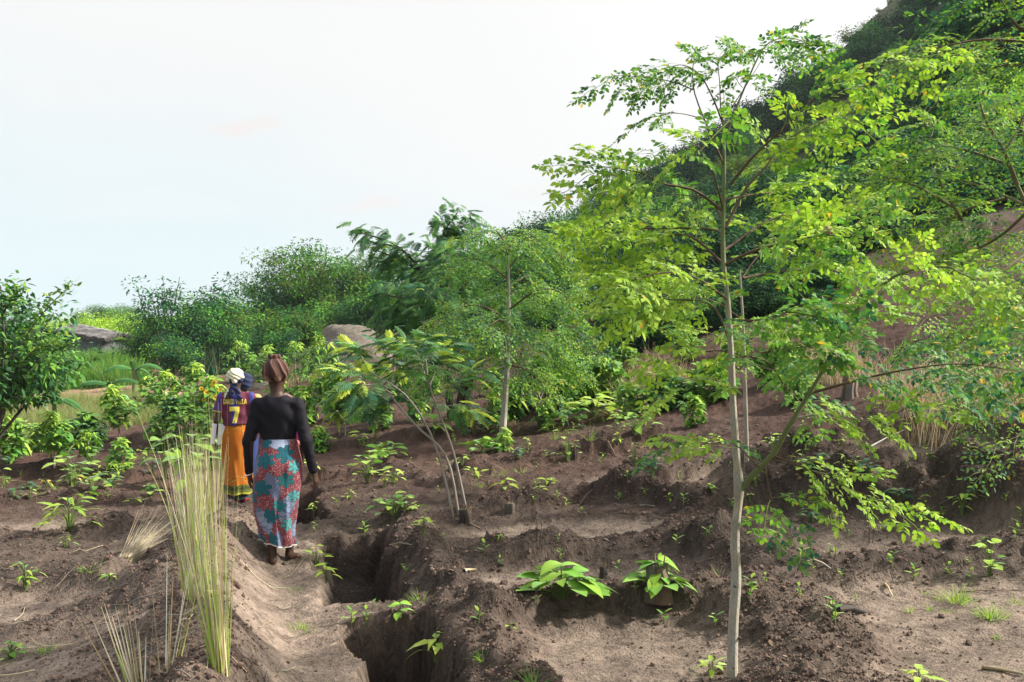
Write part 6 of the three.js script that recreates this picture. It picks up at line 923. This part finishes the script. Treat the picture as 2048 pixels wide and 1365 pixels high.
{ // papers held against her side
  const q = at(439, 868, 11.98), o = thing('paper_stack', 'white papers held at the side of the woman in the football shirt', 'papers', q); o.rotation.set(.1, .25, -.13); const R = rng(6);
  for (const [dx, w, n] of [[-.07, .05, 5], [.035, .11, 8]]) for (let k = 0; k < n; k++) { const g = new THREE.BoxGeometry(w, .235 + R() * .012, .004, 3, 4, 1), p = g.attributes.position, c = new Float32Array(p.count * 3); for (let i = 0; i < p.count; i++) { p.setZ(i, p.getZ(i) + .008 * Math.sin(p.getX(i) * 30 + p.getY(i) * 8)); c.set([.74, .75, .78], i * 3); } g.setAttribute('color', new THREE.BufferAttribute(c, 3)); g.translate(dx + R.s() * .004, R.s() * .006, .05 - k * .0075); g.computeVertexNormals(); mesh('sheet', g, plainM, o); }
}
// --- two more people ahead, mostly hidden
function plainPerson(label, px, pyTop, d, H, colors, scarf) {
  const a = at(px, pyTop, d), p = V(a.x, a.y - H, a.z), k = H / 1.6;
  const torso = [[.78, .16, .13, 0, 0], [.95, .14, .11, 0, 0], [1.1, .148, .108, 0, 0], [1.2, .165, .112, 0, 0], [1.28, .17, .1, 0, .005], [1.325, .12, .075, 0, .01], [1.355, .06, .055, 0, .01]];
  const arms = [[[-.165, 1.275, .01], [-.225, 1.0, .04], [-.2, .78, -.06], .2], [[.165, 1.275, .01], [.22, 1.0, .03], [.21, .78, -.05], -.2]], legs = [[[-.08, .82, 0], [-.07, .46, .0], [-.06, .085, .05], [-.08, .02, -.06]], [[.08, .82, 0], [.07, .47, -.05], [.06, .085, -.1], [.08, .02, -.21]]];
  const o = person({ pos: p, turn: 0, label, head: [0, 1.5, -.01], neck: [[0, 1.29, .012], [0, 1.455, 0]], torso, arms, legs, curl: [.6, .6] }); o.scale.setScalar(k);
  const Tp = new Field([-.34, .85, -.24], [.34, 1.44, .24], .011); Tp.column(torso, .03, .014); for (const q of arms) Tp.capsule(q[0], q[0].map((v, i) => lerp(v, q[1][i], .9)), .062, .06, .04); Tp.cut((x, y, z) => Math.max(.9 - y, .1 - Math.hypot(x, (y - 1.395) * 1.3, z * .6))); mesh('blouse', Tp.geometry(noisyCloth(colors[0])), cloth(null), o);
  mesh('wrap_skirt', wrap([[.15, .17, .17, 0, 0], [.5, .175, .155, 0, 0], [.8, .168, .142, 0, 0], [.95, .145, .118, 0, 0]], { seed: 3 }), new THREE.MeshStandardMaterial({ color: colors[1], roughness: .9, side: THREE.DoubleSide }), o);
  const S = new Field([-.16, 1.36, -.16], [.16, 1.66, .2], .007); S.ball([0, 1.54, .01], [.1, .09, .118], .02).ball([0, 1.47, .045], [.092, .09, .09], .04); S.cut((x, y, z) => (z < 0 ? 1.5 - y : -1)); S.warp((x, y, z) => -.004 * Math.sin(y * 90 + x * 40)); mesh('headscarf', S.geometry(noisyCloth(scarf)), cloth(null), o);
  return o;
}
plainPerson('woman with a navy headscarf mostly hidden by the football shirt', 490, 750, 13.6, 1.58, [rgb(.5, .38, .14), rgb(.012, .03, .13)], rgb(.01, .018, .06));
plainPerson('person with a magenta top hidden in front of the woman in black', 570, 792, 10.4, 1.28, [rgb(.4, .03, .2), rgb(.06, .055, .055)], rgb(.2, .12, .1));
renderer.render(scene, camera);
